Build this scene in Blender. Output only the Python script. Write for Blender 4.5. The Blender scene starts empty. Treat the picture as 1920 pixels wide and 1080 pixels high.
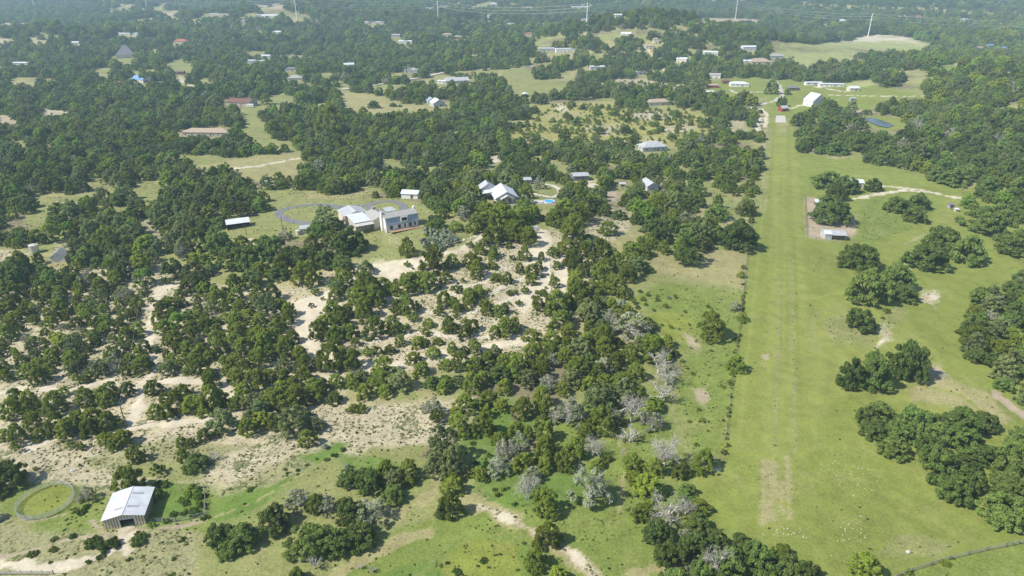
import bpy, math, random
import numpy as np
from mathutils import Vector
R = math.radians
scene = bpy.context.scene
COL = scene.collection
rng = np.random.default_rng(11)
random.seed(5)

# ---------------------------------------------------------------- camera numbers
FPX, CAMH, PITCH = 1280.0, 120.0, R(25.0)
SP, CP = math.sin(PITCH), math.cos(PITCH)

def lattice_noise(x, y, scale, seed):
    g = np.random.default_rng(seed).random((256, 256))
    u, v = x / scale, y / scale
    i, j = np.floor(u).astype(int), np.floor(v).astype(int)
    fu, fv = u - i, v - j
    fu, fv = fu * fu * (3 - 2 * fu), fv * fv * (3 - 2 * fv)
    a, b = g[i % 256, j % 256], g[(i + 1) % 256, j % 256]
    c, d = g[i % 256, (j + 1) % 256], g[(i + 1) % 256, (j + 1) % 256]
    return (a * (1 - fu) + b * fu) * (1 - fv) + (c * (1 - fu) + d * fu) * fv

HILLS = [(-20, 300, 95, 62, 13), (215, 1160, 140, 90, 56), (600, 560, 130, 230, 32), (-330, 420, 120, 120, 8),
         (-520, 1750, 260, 130, 45), (-1100, 2300, 420, 160, 60), (300, 2400, 500, 200, 30), (1500, 2600, 700, 300, 70),
         (-200, 3300, 900, 260, 60), (-900, 1250, 180, 110, 25)]
def H(x, y):
    x, y = np.asarray(x, float), np.asarray(y, float)
    z = np.zeros(np.broadcast(x, y).shape)
    for cx, cy, sx, sy, h in HILLS:
        z = z + h * np.exp(-((x - cx) / sx) ** 2 / 2 - ((y - cy) / sy) ** 2 / 2)
    far = np.clip((y - 380) / 500, 0, 1)
    vfar = np.clip((y - 1000) / 1800, 0, 1)
    strip = np.exp(-((x - (125 + .19 * (y - 200))) / 60.0) ** 2)
    z = z + far * (1 - .8 * strip) * 7 * (lattice_noise(x, y, 170, 3) - .45)
    z = z + vfar * 46 * (lattice_noise(x, y, 620, 9) - .42) + vfar * 16 * (lattice_noise(x, y, 260, 10) - .5)
    z = z + .5 * (lattice_noise(x, y, 23, 4) - .5) * np.clip(1 - strip, 0, 1)
    return z

def project(x, y, z):
    fx, fy, fz = x, y, z - CAMH
    dep = fy * CP - fz * SP
    up = fy * SP + fz * CP
    dep = np.maximum(dep, 1e-3)
    return 960 + FPX * fx / dep, 540 - FPX * up / dep, dep

def unproject(px, py, zo=0.0):
    """pixels of the photograph -> points on (terrain + zo)"""
    px, py = np.atleast_1d(np.asarray(px, float)), np.atleast_1d(np.asarray(py, float))
    u, v = (px - 960) / FPX, (py - 540) / FPX
    dx, dy, dz = u, CP - v * SP, -SP - v * CP
    zo = np.broadcast_to(np.asarray(zo, float), px.shape)
    ts = np.concatenate([np.linspace(60, 500, 150), np.geomspace(502, 6500, 320)])
    hit = np.full(px.shape, -1.0)
    prev = np.full(px.shape, 60.0)
    for t in ts:
        m = hit < 0
        if not m.any():
            break
        g = CAMH + dz * t - H(dx * t, dy * t) - zo
        new = m & (g <= 0)
        hit[new] = t
        prev[m & ~new] = t
    hit[hit < 0] = 6500.0
    lo, hi = prev.copy(), hit.copy()
    for _ in range(14):
        mid = (lo + hi) / 2
        g = CAMH + dz * mid - H(dx * mid, dy * mid) - zo
        hi = np.where(g <= 0, mid, hi)
        lo = np.where(g <= 0, lo, mid)
    x, y = dx * hi, dy * hi
    return x, y, H(x, y), hi          # hi is the depth along the optical axis

def ground(px, py):
    x, y, z, d = unproject(px, py)
    return float(x[0]), float(y[0]), float(z[0]), float(d[0])

def inpoly(px, py, poly):
    P = np.asarray(poly, float)
    out = np.zeros(px.shape, bool)
    bb = (px >= P[:, 0].min()) & (px <= P[:, 0].max()) & (py >= P[:, 1].min()) & (py <= P[:, 1].max())
    if not bb.any():
        return out
    x, y = px[bb], py[bb]
    r = np.zeros(x.shape, bool)
    j = len(P) - 1
    for i in range(len(P)):
        xi, yi, xj, yj = *P[i], *P[j]
        c = (yi > y) != (yj > y)
        r ^= c & (x < (xj - xi) * (y - yi) / (yj - yi + 1e-12) + xi)
        j = i
    out[bb] = r
    return out

def pts(s):
    return [tuple(float(a) for a in q.split(',')) for q in s.split()]

# ---------------------------------------------------------------- ground cover (base colour, weed cover, mottling)
CLS = {
    'grass':  ((.170, .200, .044), .10, .55),
    'mown':   ((.196, .218, .054), .04, .4),
    'meadow': ((.150, .190, .042), .35, .8),
    'lush':   ((.112, .172, .034), .20, .6),
    'yellow': ((.180, .205, .040), .20, .7),
    'dry':    ((.262, .242, .110), .18, .7),
    'drygreen': ((.200, .212, .076), .25, .8),
    'rough':  ((.245, .238, .118), .65, 1.0),
    'cal':    ((.385, .338, .225), .72, .9),
    'calpure': ((.485, .430, .322), .05, .4),
    'bare':   ((.330, .270, .190), .12, .5),
    'litter': ((.170, .150, .085), .3, .8),
    'slope':  ((.260, .250, .080), .6, 1.0),
    'field':  ((.270, .285, .110), .02, .3),
    'gravel': ((.42, .39, .33), .02, .3),
}
# (class, keeps trees out, outline in photograph pixels)
COVER = [
    ('cal', 0, '-300,540 330,495 560,540 640,500 700,480 1060,430 1140,520 1060,640 960,690 650,700 640,760 905,742 850,830 700,838 650,862 520,905 430,925 330,905 200,905 -300,880'),
    ('rough', 0, '-300,1400 -300,880 200,900 330,905 430,925 560,900 640,860 660,1080 600,1400'),
    ('drygreen', 0, '420,860 640,850 860,860 900,940 760,1000 640,1060 600,1400 330,1400 380,960'),
    ('meadow', 0, '640,1075 760,985 880,955 960,890 1060,780 1130,720 1260,730 1330,850 1300,900 1330,980 1400,1010 1560,1085 1560,1400 600,1400'),
    ('drygreen', 0, '640,440 800,432 870,465 800,500 700,500 640,495'), ('lush', 0, '700,1085 860,1030 960,1010 1010,1040 1010,1400 640,1400'),
    ('yellow', 0, '820,1060 880,1020 960,1015 985,1070 960,1110 850,1110'),
    ('lush', 0, '390,985 400,925 520,865 640,822 660,822 640,850 560,885 520,930 470,970'),
    ('lush', 0, '640,885 640,850 720,855 790,905 700,925'),
    ('lush', 0, '860,830 905,740 960,740 960,800 1000,760 1010,800 960,860 1000,900 1090,870 1130,900 1080,950 930,950 890,930'),
    ('meadow', 0, '140,1000 70,995 0,960 0,905 150,905 200,940 195,985 330,990 400,975 390,915 300,900 420,925 400,1000 250,985'),
    ('yellow', 0, '38,955 46,918 95,898 138,908 140,932 108,958 70,972'), ('lush', 0, '270,990 282,900 390,910 395,965 300,985'),
    ('cal', 0, '-60,880 60,880 210,895 220,915 150,905 40,905 -60,915'),
    ('cal', 1, '585,770 640,755 720,757 830,745 905,748 830,800 840,830 700,830 640,832 600,800'),
    ('rough', 1, '170,880 300,890 420,925 520,905 590,870 480,835 420,835 330,820 240,840 160,860'), ('cal', 1, '360,895 430,850 500,845 540,862 470,895 430,912'), ('drygreen', 0, '205,905 260,870 320,868 400,890 330,905 300,895 250,898'),
    ('drygreen', 0, '1130,600 1180,500 1215,440 1330,440 1400,470 1395,545 1378,700 1358,860 1290,880 1250,760 1270,650 1230,590'),
    ('meadow', 0, '1180,560 1240,530 1392,548 1380,700 1360,850 1300,850 1265,760 1285,670 1225,590'),
    ('dry', 1, '1205,505 1225,478 1330,468 1404,474 1394,543 1290,522'),
    ('yellow', 0, '1200,590 1250,585 1300,600 1290,650 1250,630'),
    ('bare', 0, '1300,735 1325,732 1330,750 1310,756'), ('bare', 0, '1285,620 1310,640 1318,660 1295,655'),
    ('grass', 0, '1432,235 1440,213 1490,212 1500,285 1570,300 1610,298 1750,330 1800,352 2400,352 2400,1400 1560,1400 1560,1085 1400,1012 1330,980 1296,925 1302,890 1352,872 1362,800 1376,700 1390,600 1398,530 1412,420 1428,330'),
    ('mown', 0, '1446,215 1478,215 1498,330 1506,440 1512,620 1500,860 1420,860 1440,620 1446,420'),
    ('grass', 0, '1462,330 1476,330 1480,600 1470,800 1446,800 1458,600'),
    ('drygreen', 0, '1432,240 1443,240 1436,400 1424,405 1412,410'), ('bare', 0, '1432,245 1438,245 1434,280 1430,280'),
    ('dry', 0, '1431,325 1437,325 1436,395 1427,397'), ('dry', 0, '1453,216 1474,216 1476,250 1458,250'),
    ('mown', 0, '1424,850 1490,848 1488,980 1470,990 1418,985'), ('drygreen', 0, '1430,860 1452,858 1462,975 1426,982'),
    ('mown', 0, '1510,620 1560,560 1650,560 1720,640 1780,700 1880,830 1700,760 1640,740 1570,740 1520,800'),
    ('dry', 0, '1700,720 1760,705 1850,735 1900,790 1880,800 1800,765 1710,750'),
    ('drygreen', 0, '1600,640 1560,640 1540,600 1600,580 1640,600 1640,650'),
    ('drygreen', 0, '1640,1040 1700,1000 1800,1025 1760,1045'),
    ('meadow', 0, '1680,1085 1780,1055 1930,1015 2400,930 2400,1400 1600,1400'),
    ('bare', 0, '1428,666 1440,663 1452,668 1440,674'),
    ('bare', 1, '1509,372 1534,372 1540,402 1600,404 1604,425 1607,442 1590,446 1530,448 1512,445'),
    ('meadow', 0, '1610,380 1660,370 1760,372 1750,400 1690,440 1630,460 1610,430'),
    ('mown', 0, '1745,400 1790,365 1810,370 1795,425 1750,415'),
    ('calpure', 1, '1698,492 1706,492 1703,520 1712,545 1706,548 1697,525'),
    ('cal', 1, '1730,550 1748,540 1762,558 1755,570 1742,572 1725,560'), ('calpure', 1, '1742,548 1750,546 1757,560 1748,566'),
    ('drygreen', 1, '1648,600 1680,575 1700,585 1690,605 1668,618 1650,616'),
    ('cal', 1, '1650,615 1662,613 1668,622 1676,632 1655,643 1648,652 1640,655 1652,632'), ('calpure', 1, '1655,622 1662,622 1664,632 1653,642 1646,650 1652,634'),
    ('bare', 0, '1738,688 1760,684 1773,705 1755,714 1742,704'),
    ('calpure', 1, '545,568 620,544 650,552 640,575 600,590 590,625 600,650 640,665 720,682 800,664 850,650 925,642 1010,632 1015,640 930,655 870,662 800,680 720,694 650,684 590,668 556,635'),
    ('calpure', 1, '985,470 1012,430 1030,432 1032,470 1034,545 1010,560 985,590 960,560 900,600 1000,530'),
    ('calpure', 1, '1044,480 1064,510 1066,545 1050,556 1040,530'),
    ('drygreen', 1, '655,492 690,478 745,482 790,488 760,492 700,495'),
    ('calpure', 1, '690,495 770,485 830,470 880,450 905,435 915,440 880,462 800,492 765,515 735,528 700,510'),
    ('drygreen', 1, '840,450 870,425 905,425 890,450 850,466'),
    ('cal', 1, '1105,412 1130,395 1185,388 1182,430 1150,450 1120,452 1095,430'),
    ('dry', 1, '1140,455 1200,440 1215,450 1180,462 1150,470'),
    ('dry', 0, '1190,330 1215,385 1300,395 1340,330 1400,350 1405,470 1300,440 1240,440 1180,420'),
    ('drygreen', 1, '1280,335 1330,340 1390,380 1398,420 1360,410 1320,375 1290,365'),
    ('drygreen', 1, '995,350 1010,335 1030,338 1060,352 1055,392 1035,397 1000,385 990,365'),
    ('bare', 1, '1130,355 1160,360 1165,380 1140,382'), ('calpure', 1, '1100,342 1130,345 1128,358 1095,358'),
    ('drygreen', 1, '428,424 500,392 522,383 600,376 700,372 760,370 800,385 800,410 790,430 740,440 700,445 640,440 560,452 500,444 440,440'),
    ('calpure', 1, '462,448 474,448 478,470 474,495 466,480'),
    ('drygreen', 1, '385,528 400,515 455,508 450,522 420,535'),
    ('calpure', 1, '285,545 300,535 345,528 360,533 330,542 300,560'),
    ('cal', 1, '245,395 262,395 300,425 320,455 300,452 280,430'), ('cal', 1, '-20,470 40,468 60,478 20,486 -20,488'),
    ('cal', 1, '100,460 130,455 170,460 200,470 150,466 110,470'),
    ('drygreen', 1, '235,370 268,338 312,344 300,365 275,382'),
    ('dry', 1, '415,300 500,290 560,285 578,300 560,330 490,342 440,332 418,318'),
    ('drygreen', 1, '520,268 545,262 560,275 545,284'),
    ('drygreen', 1, '450,212 470,205 500,200 500,180 520,176 560,186 555,196 500,205 480,215 490,225 512,258 545,268 470,272 448,250'),
    ('dry', 1, '632,190 640,172 700,178 760,195 840,203 800,212 740,211 700,218 650,206'),
    ('dry', 1, '10,155 30,147 70,155 80,164 30,165'), ('cal', 1, '-20,70 25,72 28,84 -20,86'), ('cal', 1, '55,73 95,78 85,84 58,82'),
    ('cal', 1, '130,80 150,82 150,87 132,85'),
    ('calpure', 1, '78,207 130,206 130,214 84,217'), ('bare', 1, '-10,215 20,218 45,236 20,236 -10,226'),
    ('drygreen', 1, '195,120 210,104 250,110 250,124'), ('drygreen', 1, '305,118 340,112 375,132 350,140 320,130'),
    ('dry', 1, '325,142 350,142 358,164 340,164'), ('drygreen', 1, '370,150 402,147 402,159 385,160'),
    ('cal', 0, '550,88 600,84 645,86 645,98 560,97'), ('bare', 1, '268,18 300,18 348,31 325,33 288,23'),
    ('bare', 1, '218,7 258,8 250,13 222,12'), ('bare', 1, '470,8 540,10 540,17 480,16'),
    ('drygreen', 1, '935,132 960,128 985,125 1012,150 1075,156 1060,170 1000,181 960,172'),
    ('slope', 2, '945,252 985,236 1005,216 1000,200 1045,192 1100,196 1140,192 1185,204 1250,203 1300,208 1352,226 1330,246 1345,262 1300,258 1262,274 1200,266 1150,279 1090,270 1040,279 1000,266 960,274'), ('cal', 2, '1180,210 1230,206 1262,218 1225,226 1190,222'), ('cal', 2, '1230,240 1290,232 1300,244 1255,252'), ('cal', 2, '1090,238 1150,232 1185,246 1130,256'), ('cal', 2, '960,262 1010,256 1050,266 1000,272'), ('calpure', 1, '1150,270 1180,262 1240,264 1244,268 1185,267'),
    ('calpure', 1, '1035,200 1060,200 1062,206 1040,206'), ('cal', 2, '1130,150 1200,148 1280,160 1280,175 1200,172 1130,166'),
    ('dry', 1, '1020,215 1080,205 1110,215 1070,225 1030,228'),
    ('bare', 1, '1093,60 1106,60 1103,73 1094,72'),
    ('drygreen', 1, '1030,300 1045,296 1070,320 1060,328 1040,325'),
    ('calpure', 1, '918,297 940,293 940,300 925,308'),
    ('field', 1, '1445,83 1530,83 1600,76 1680,73 1735,82 1742,92 1700,96 1640,93 1570,90 1480,89'),
    ('calpure', 1, '1530,83 1600,76 1600,71 1640,64 1700,70 1740,80 1735,82 1680,75 1600,78'),
    ('field', 1, '1440,98 1560,98 1635,104 1560,114 1515,112 1540,122 1520,128 1498,122'),
    ('field', 1, '1575,157 1600,152 1642,149 1640,162 1600,168 1580,165'),
    ('grass', 1, '1328,152 1400,146 1470,150 1560,160 1600,166 1640,160 1735,178 1740,186 1660,184 1640,203 1600,209 1550,215 1500,214 1495,230 1436,216 1440,182 1400,182 1325,176'),
    ('bare', 1, '1590,205 1630,206 1640,212 1600,216'), ('grass', 1, '1635,215 1690,222 1700,232 1680,244 1640,240 1610,230 1618,218'),
    ('drygreen', 1, '1400,205 1412,205 1406,242 1396,245'), ('cal', 1, '1360,230 1395,225 1398,240 1370,250'),
    ('grass', 1, '1755,122 1800,120 1812,130 1780,137 1755,132'), ('cal', 1, '1780,110 1795,110 1798,124 1782,120'),
    ('cal', 1, '1825,104 1838,104 1838,112 1826,112'), ('drygreen', 1, '1880,140 1900,138 1905,155 1888,152'),
    ('bare', 1, '1310,33 1420,36 1440,42 1380,45 1310,41'), ('dry', 2, '1480,8 1620,10 1800,18 1930,22 1930,40 1820,36 1700,27 1560,22 1480,16'),
    ('dry', 2, '1840,40 1930,48 1930,62 1860,56'),
]
COVER = [(c, k, pts(s)) for c, k, s in COVER]
# tracks and worn paths: (class, width in metres, line in pixels)
TRACKS = [
    ('calpure', 3.0, '238,992 232,1025 205,1037 150,1055 100,1063 0,1060 -100,1062'), ('bare', .9, '200,1007 150,1007 115,1015 30,1040 -60,1055'),
    ('bare', .8, '200,1005 188,992 175,983 171,976'), ('bare', 1.0, '245,995 320,990 372,982'), ('calpure', 1.6, '250,1000 236,1015 240,1035'),
    ('dry', .5, '380,978 480,940 530,910 600,870 640,850'), ('bare', .8, '35,970 60,978 120,965'),
    ('calpure', 3.2, '-60,800 60,838 140,810 240,805 330,792 400,780 430,770'), ('calpure', 3.0, '242,800 260,770 262,735 280,710 292,685 277,640 285,590 300,545 345,528'),
    ('calpure', 2.6, '262,735 300,715 330,712 420,722 440,745'), ('calpure', 3.0, '-40,745 60,725 120,735 200,715 262,735'),
    ('calpure', 3.0, '600,712 650,712 660,702'), ('calpure', 2.2, '545,572 620,546 700,505'),
    ('dry', 4.2, '880,940 960,972 1010,1005 1045,1022 1090,1055 1120,1085 1150,1130'), ('cal', 1.8, '900,950 960,972 1010,1005 1045,1022 1090,1055 1120,1085 1150,1130'), ('calpure', 2.6, '1066,1031 1084,1046'), ('dry', 5, '1180,1075 1260,1060'),
    ('dry', 1.2, '1160,960 1168,900 1180,860 1160,830'), ('calpure', 2.0, '946,970 956,974'),
    ('dry', 3.5, '730,975 800,930 830,905 850,880'), ('dry', 3, '640,1070 740,1020 800,1000'),
    ('calpure', 2.6, '1012,432 1024,480 1026,540 1015,565'), ('calpure', 2.4, '1040,470 1060,505 1058,545'),
    ('calpure', 1.6, '830,520 870,540 905,530 925,505 960,500'), ('calpure', 1.6, '800,545 850,552 900,560 950,535 985,520'),
    ('calpure', 1.6, '760,560 800,585 850,590 905,582 960,560 990,545'), ('calpure', 1.6, '690,640 740,630 800,622 860,635 910,632 960,620'),
    ('bare', 1.2, '720,560 680,600 660,650'),
    ('calpure', 3.6, '1600,373 1640,366 1690,357 1740,360 1800,372'), ('calpure', 2.8, '1646,348 1690,352 1740,358'), ('dry', 1.5, '1690,460 1735,440 1765,425'),
    ('calpure', 4.5, '1420,245 1423,222 1412,200'), ('calpure', 3.0, '1434,238 1438,215 1425,203'), ('gravel', 4.5, '1412,200 1450,190 1467,182 1464,166 1452,150 1440,140'),
    ('calpure', 3, '1484,203 1508,195 1522,191'), ('calpure', 3.4, '1556,178 1640,180 1735,180'), ('calpure', 3, '1530,163 1580,172'), ('gravel', 3, '1368,168 1380,174 1435,172'),
    ('calpure', 3, '1214,92 1224,104 1242,112 1244,132'), ('calpure', 3, '1508,20 1515,34 1510,43'), ('calpure', 3.4, '425,317 480,312 560,297'),
    ('calpure', 4, '456,115 460,128 448,140 462,150 480,144'), ('calpure', 3, '1086,345 1120,338 1145,341'), ('gravel', 3.2, '918,302 945,298'), ('calpure', 2.5, '1085,380 1110,376 1100,390'),
    ('calpure', 3, '330,140 345,155 362,162'), ('calpure', 3, '855,62 865,78'), ('dry', 2, '1384,420 1398,530'), ('calpure', 2.4, '100,800 160,812'),
    ('bare', 3, '1862,735 1900,765 1935,790'), ('mown', 1.6, '1460,235 1456,420 1450,620 1432,860'), ('grass', 2.2, '1452,232 1440,420 1424,620 1400,850'), ('mown', 1.2, '1447,235 1428,420 1405,640 1384,830'),
    ('grass', 2.6, '1478,235 1484,420 1492,620 1500,840'), ('mown', 1.5, '1486,300 1498,440 1512,640 1530,840'), ('mown', 1.1, '1469,235 1470,420 1470,640 1466,860'), ('dry', 1.3, '1434,862 1430,985'), ('dry', 2.2, '1446,872 1448,930 1444,975'), ('dry', 1.0, '1478,856 1480,975'), ('dry', 1.4, '1462,905 1466,960'), ('drygreen', 2.0, '1446,238 1438,330 1430,400'), ('drygreen', 1.2, '1462,520 1458,700 1452,850'), ('drygreen', 1.0, '1484,480 1488,640 1490,850'), ('drygreen', .8, '1504,640 1530,655 1522,600 1540,585 1585,570'), ('mown', 1.4, '1640,740 1720,720 1800,740 1880,800'), ('mown', 1.2, '1520,560 1600,545 1660,590 1730,640 1790,700'),
]
TRACKS = [(c, w, pts(s)) for c, w, s in TRACKS]
HAND = pts('-400,545 330,545 560,545 600,470 640,452 800,440 900,436 1215,436 1240,480 1402,470 1432,235 1495,225 1500,285 1600,300 1750,332 1800,352 2500,352 2500,1500 -400,1500')

def seg_world(line):
    x, y, z, d = unproject([p[0] for p in line], [p[1] for p in line])
    return np.stack([x, y], 1)
TRACKW = [(c, w, seg_world(l)) for c, w, l in TRACKS]

def track_dist(x, y, line):
    best = np.full(x.shape, 1e9)
    for a, b in zip(line[:-1], line[1:]):
        d = b - a
        t = np.clip(((x - a[0]) * d[0] + (y - a[1]) * d[1]) / (d @ d + 1e-9), 0, 1)
        best = np.minimum(best, np.hypot(x - a[0] - t * d[0], y - a[1] - t * d[1]))
    return best

def cover_at(x, y, warp=1.0):
    """colour, weed, mottle, keeps-trees-out for world points"""
    z = H(x, y)
    px, py, dep = project(x, y, z)
    if warp:
        k = np.clip(220 / dep, .35, 1.6)
        k = k * warp
        far = np.clip((dep - 350) / 500, 0, 1)
        px = px + warp * (10 + 16 * far) * (lattice_noise(x, y, 38, 25) - .5)
        py = py + warp * (7 + 5 * far) * (lattice_noise(x, y, 38, 26) - .5)
        px = px + k * (22 * (lattice_noise(x, y, 9, 21) - .5) + 10 * (lattice_noise(x, y, 2.6, 22) - .5))
        py = py + k * (14 * (lattice_noise(x, y, 9, 23) - .5) + 7 * (lattice_noise(x, y, 2.6, 24) - .5))
    n = len(x)
    col, weed, mot, clear = np.zeros((n, 3)), np.zeros(n), np.zeros(n), np.zeros(n, int)
    # woodland floor: leaf litter, dry grass and stony openings
    a = lattice_noise(x, y, 31, 31) * .6 + lattice_noise(x, y, 11, 32) * .4
    fl = np.where(a[:, None] > .62, np.array(CLS['dry'][0]), np.where(a[:, None] > .40, np.array(CLS['drygreen'][0]), np.array(CLS['litter'][0])))
    col[:] = fl; weed[:] = .3; mot[:] = .8
    for c, k, P in COVER:
        m = inpoly(px, py, P)
        if m.any():
            col[m], weed[m], mot[m] = CLS[c]
            clear[m] = k
    for c, w, L in TRACKW:
        lo, hi = L.min(0) - w - 2, L.max(0) + w + 2
        bb = np.where((x > lo[0]) & (x < hi[0]) & (y > lo[1]) & (y < hi[1]))[0]
        if len(bb) == 0:
            continue
        xx, yy = x[bb], y[bb]
        d = track_dist(xx, yy, L) + (.9 * w * (lattice_noise(xx, yy, 3.1, 41) - .5) if warp and c not in ('mown', 'grass') else 0)
        m = bb[d < w / 2]
        col[m], weed[m], mot[m] = CLS[c]
        clear[m] = 1
    return col, weed, mot, clear

# ---------------------------------------------------------------- materials
def new_mat(name):
    m = bpy.data.materials.new(name); m.use_nodes = True
    nt = m.node_tree
    return m, nt, nt.nodes['Principled BSDF']

def mat(name, col, rough=.7, vary=.12, scale=1.5, metal=0.0, spec=.3, stripes=None):
    m, nt, b = new_mat(name)
    N, L = nt.nodes.new, nt.links.new
    tc = N('ShaderNodeTexCoord')
    no = N('ShaderNodeTexNoise'); no.inputs['Scale'].default_value = scale; no.inputs['Detail'].default_value = 5
    L(tc.outputs['Object'], no.inputs['Vector'])
    mr = N('ShaderNodeMapRange'); mr.inputs[1].default_value = .3; mr.inputs[2].default_value = .7
    mr.inputs[3].default_value = 1 - vary; mr.inputs[4].default_value = 1 + vary
    L(no.outputs['Fac'], mr.inputs[0])
    mx = N('ShaderNodeMix'); mx.data_type = 'RGBA'; mx.blend_type = 'MULTIPLY'; mx.inputs[0].default_value = 1
    mx.inputs[6].default_value = (*col, 1)
    L(mr.outputs[0], mx.inputs[7])
    src = mx.outputs[2]
    if stripes:                                    # (other colour, stripes per metre, share)
        w = N('ShaderNodeTexWave'); w.bands_direction = 'X'; w.inputs['Scale'].default_value = stripes[1]
        L(tc.outputs['Object'], w.inputs['Vector'])
        gt = N('ShaderNodeMath'); gt.operation = 'GREATER_THAN'; gt.inputs[1].default_value = stripes[2]
        L(w.outputs['Fac'], gt.inputs[0])
        m2 = N('ShaderNodeMix'); m2.data_type = 'RGBA'; m2.inputs[7].default_value = (*stripes[0], 1)
        L(gt.outputs[0], m2.inputs[0]); L(src, m2.inputs[6]); src = m2.outputs[2]
    L(src, b.inputs['Base Color'])
    b.inputs['Roughness'].default_value = rough; b.inputs['Metallic'].default_value = metal
    b.inputs['Specular IOR Level'].default_value = spec
    return m

def leaf_mat(name, col, trans=.35, vary=.3, hue=.04):
    m = bpy.data.materials.new(name); m.use_nodes = True
    nt = m.node_tree; nt.nodes.clear()
    N, L = nt.nodes.new, nt.links.new
    oi = N('ShaderNodeObjectInfo'); tc = N('ShaderNodeTexCoord')
    no = N('ShaderNodeTexNoise'); no.inputs['Scale'].default_value = 7; no.inputs['Detail'].default_value = 3
    L(tc.outputs['Object'], no.inputs['Vector'])
    hs = N('ShaderNodeHueSaturation'); hs.inputs['Color'].default_value = (*col, 1)
    h = N('ShaderNodeMapRange'); h.inputs[3].default_value = .5 - hue; h.inputs[4].default_value = .5 + hue
    L(oi.outputs['Random'], h.inputs[0]); L(h.outputs[0], hs.inputs['Hue'])
    a = N('ShaderNodeMath'); a.operation = 'MULTIPLY'; a.inputs[1].default_value = 17.31; L(oi.outputs['Random'], a.inputs[0])
    fr = N('ShaderNodeMath'); fr.operation = 'FRACT'; L(a.outputs[0], fr.inputs[0])
    v = N('ShaderNodeMapRange'); v.inputs[3].default_value = 1 - vary; v.inputs[4].default_value = 1 + vary; L(fr.outputs[0], v.inputs[0])
    v2 = N('ShaderNodeMapRange'); v2.inputs[1].default_value = .3; v2.inputs[2].default_value = .7; v2.inputs[3].default_value = .7; v2.inputs[4].default_value = 1.35
    L(no.outputs['Fac'], v2.inputs[0])
    mu = N('ShaderNodeMath'); mu.operation = 'MULTIPLY'; L(v.outputs[0], mu.inputs[0]); L(v2.outputs[0], mu.inputs[1])
    L(mu.outputs[0], hs.inputs['Value'])
    d = N('ShaderNodeBsdfDiffuse'); t = N('ShaderNodeBsdfTranslucent'); ms = N('ShaderNodeMixShader'); o = N('ShaderNodeOutputMaterial')
    ms.inputs[0].default_value = trans
    L(hs.outputs[0], d.inputs[0]); L(hs.outputs[0], t.inputs[0]); L(d.outputs[0], ms.inputs[1]); L(t.outputs[0], ms.inputs[2]); L(ms.outputs[0], o.inputs[0])
    return m

M = {
    'J': leaf_mat('juniper_foliage', (.190, .240, .040), .45, vary=.38, hue=.011), 'O': leaf_mat('oak_foliage', (.155, .218, .055), .45, vary=.36, hue=.010),
    'E': leaf_mat('fresh_foliage', (.215, .290, .040), hue=.03), 'G': leaf_mat('grey_green_foliage', (.190, .235, .085), hue=.02),
    'P': leaf_mat('lichen_twigs', (.31, .325, .22), .25, .2, .02), 'B': leaf_mat('sage_foliage', (.27, .32, .22), .25, .2, .02),
    'W': leaf_mat('weed_foliage', (.115, .160, .030), hue=.03), 'T': leaf_mat('grass_tufts', (.125, .150, .038), .3, .45, .05),
    'bark': mat('oak_bark', (.10, .085, .07), .9, .3, 8), 'grey': mat('weathered_wood', (.40, .385, .32), .85, .25, 6),
    'stone': mat('limestone', (.47, .44, .37), .9, .2, 3), 'post': mat('fence_post_wood', (.16, .13, .10), .9, .3, 6), 'wire': mat('fence_wire', (.22, .22, .21), .6, .1),
    'white': mat('white_paint', (.66, .64, .59), .6, .06), 'cream': mat('cream_stucco', (.55, .49, .39), .8, .08), 'tan': mat('tan_wall', (.42, .33, .24), .8, .12),
    'brown': mat('brown_wood', (.14, .085, .055), .8, .2), 'redwall': mat('red_painted_wood', (.27, .05, .04), .7, .12), 'stonewall': mat('stone_wall', (.38, .35, .29), .9, .3, 2.5),
    'bluegrey': mat('blue_grey_shingle', (.27, .32, .37), .75, .1, 2), 'greywall': mat('grey_siding', (.40, .42, .42), .7, .1),
    'metal': mat('grey_metal_roof', (.36, .37, .375), .5, .14, .5, .0, .5), 'lightmetal': mat('pale_metal_roof', (.52, .54, .555), .5, .12, .5, .0, .5),
    'shingle': mat('grey_shingle_roof', (.30, .29, .27), .85, .18, 2), 'darkroof': mat('dark_shingle_roof', (.15, .15, .155), .85, .2, 2), 'redroof': mat('red_tile_roof', (.33, .10, .06), .75, .18, 2),
    'brownroof': mat('red_brown_roof', (.145, .075, .055), .8, .18, 2), 'tanroof': mat('tan_tile_roof', (.33, .26, .19), .8, .15, 2), 'blueroof': mat('blue_metal_roof', (.15, .27, .46), .5, .08, 1),
    'barnwall': mat('tan_ribbed_steel', (.60, .51, .37), .6, .06, 1, stripes=((.24, .18, .115), .52, .60)), 'glass': mat('window_glass', (.03, .035, .04), .12, .1, 1, 0, .6),
    'dark': mat('carport_inner_shade', (.012, .012, .012), .9, .1), 'skylight': mat('translucent_panel', (.30, .31, .31), .5, .1), 'wood': mat('deck_boards', (.34, .22, .13), .8, .2, 3),
    'asphalt': mat('asphalt', (.150, .150, .150), .85, .2, .6), 'concrete': mat('concrete', (.42, .40, .36), .85, .15, .8), 'road': mat('pale_gravel_road', (.50, .46, .39), .9, .12, .5),
    'steel': mat('galvanised_steel', (.55, .56, .56), .4, .08, 1, .6), 'pole': mat('pylon_steel', (.72, .73, .74), .5, .05), 'tyre': mat('tyre_rubber', (.02, .02, .02), .9), 'black': mat('black_paint', (.02, .02, .022), .35),
    'polewood': mat('pole_timber', (.13, .10, .08), .9, .2, 3), 'poolwall': mat('pool_wall', (.55, .57, .58), .6), 'blackwire': mat('power_cable', (.35, .36, .37), .6),
}
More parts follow.
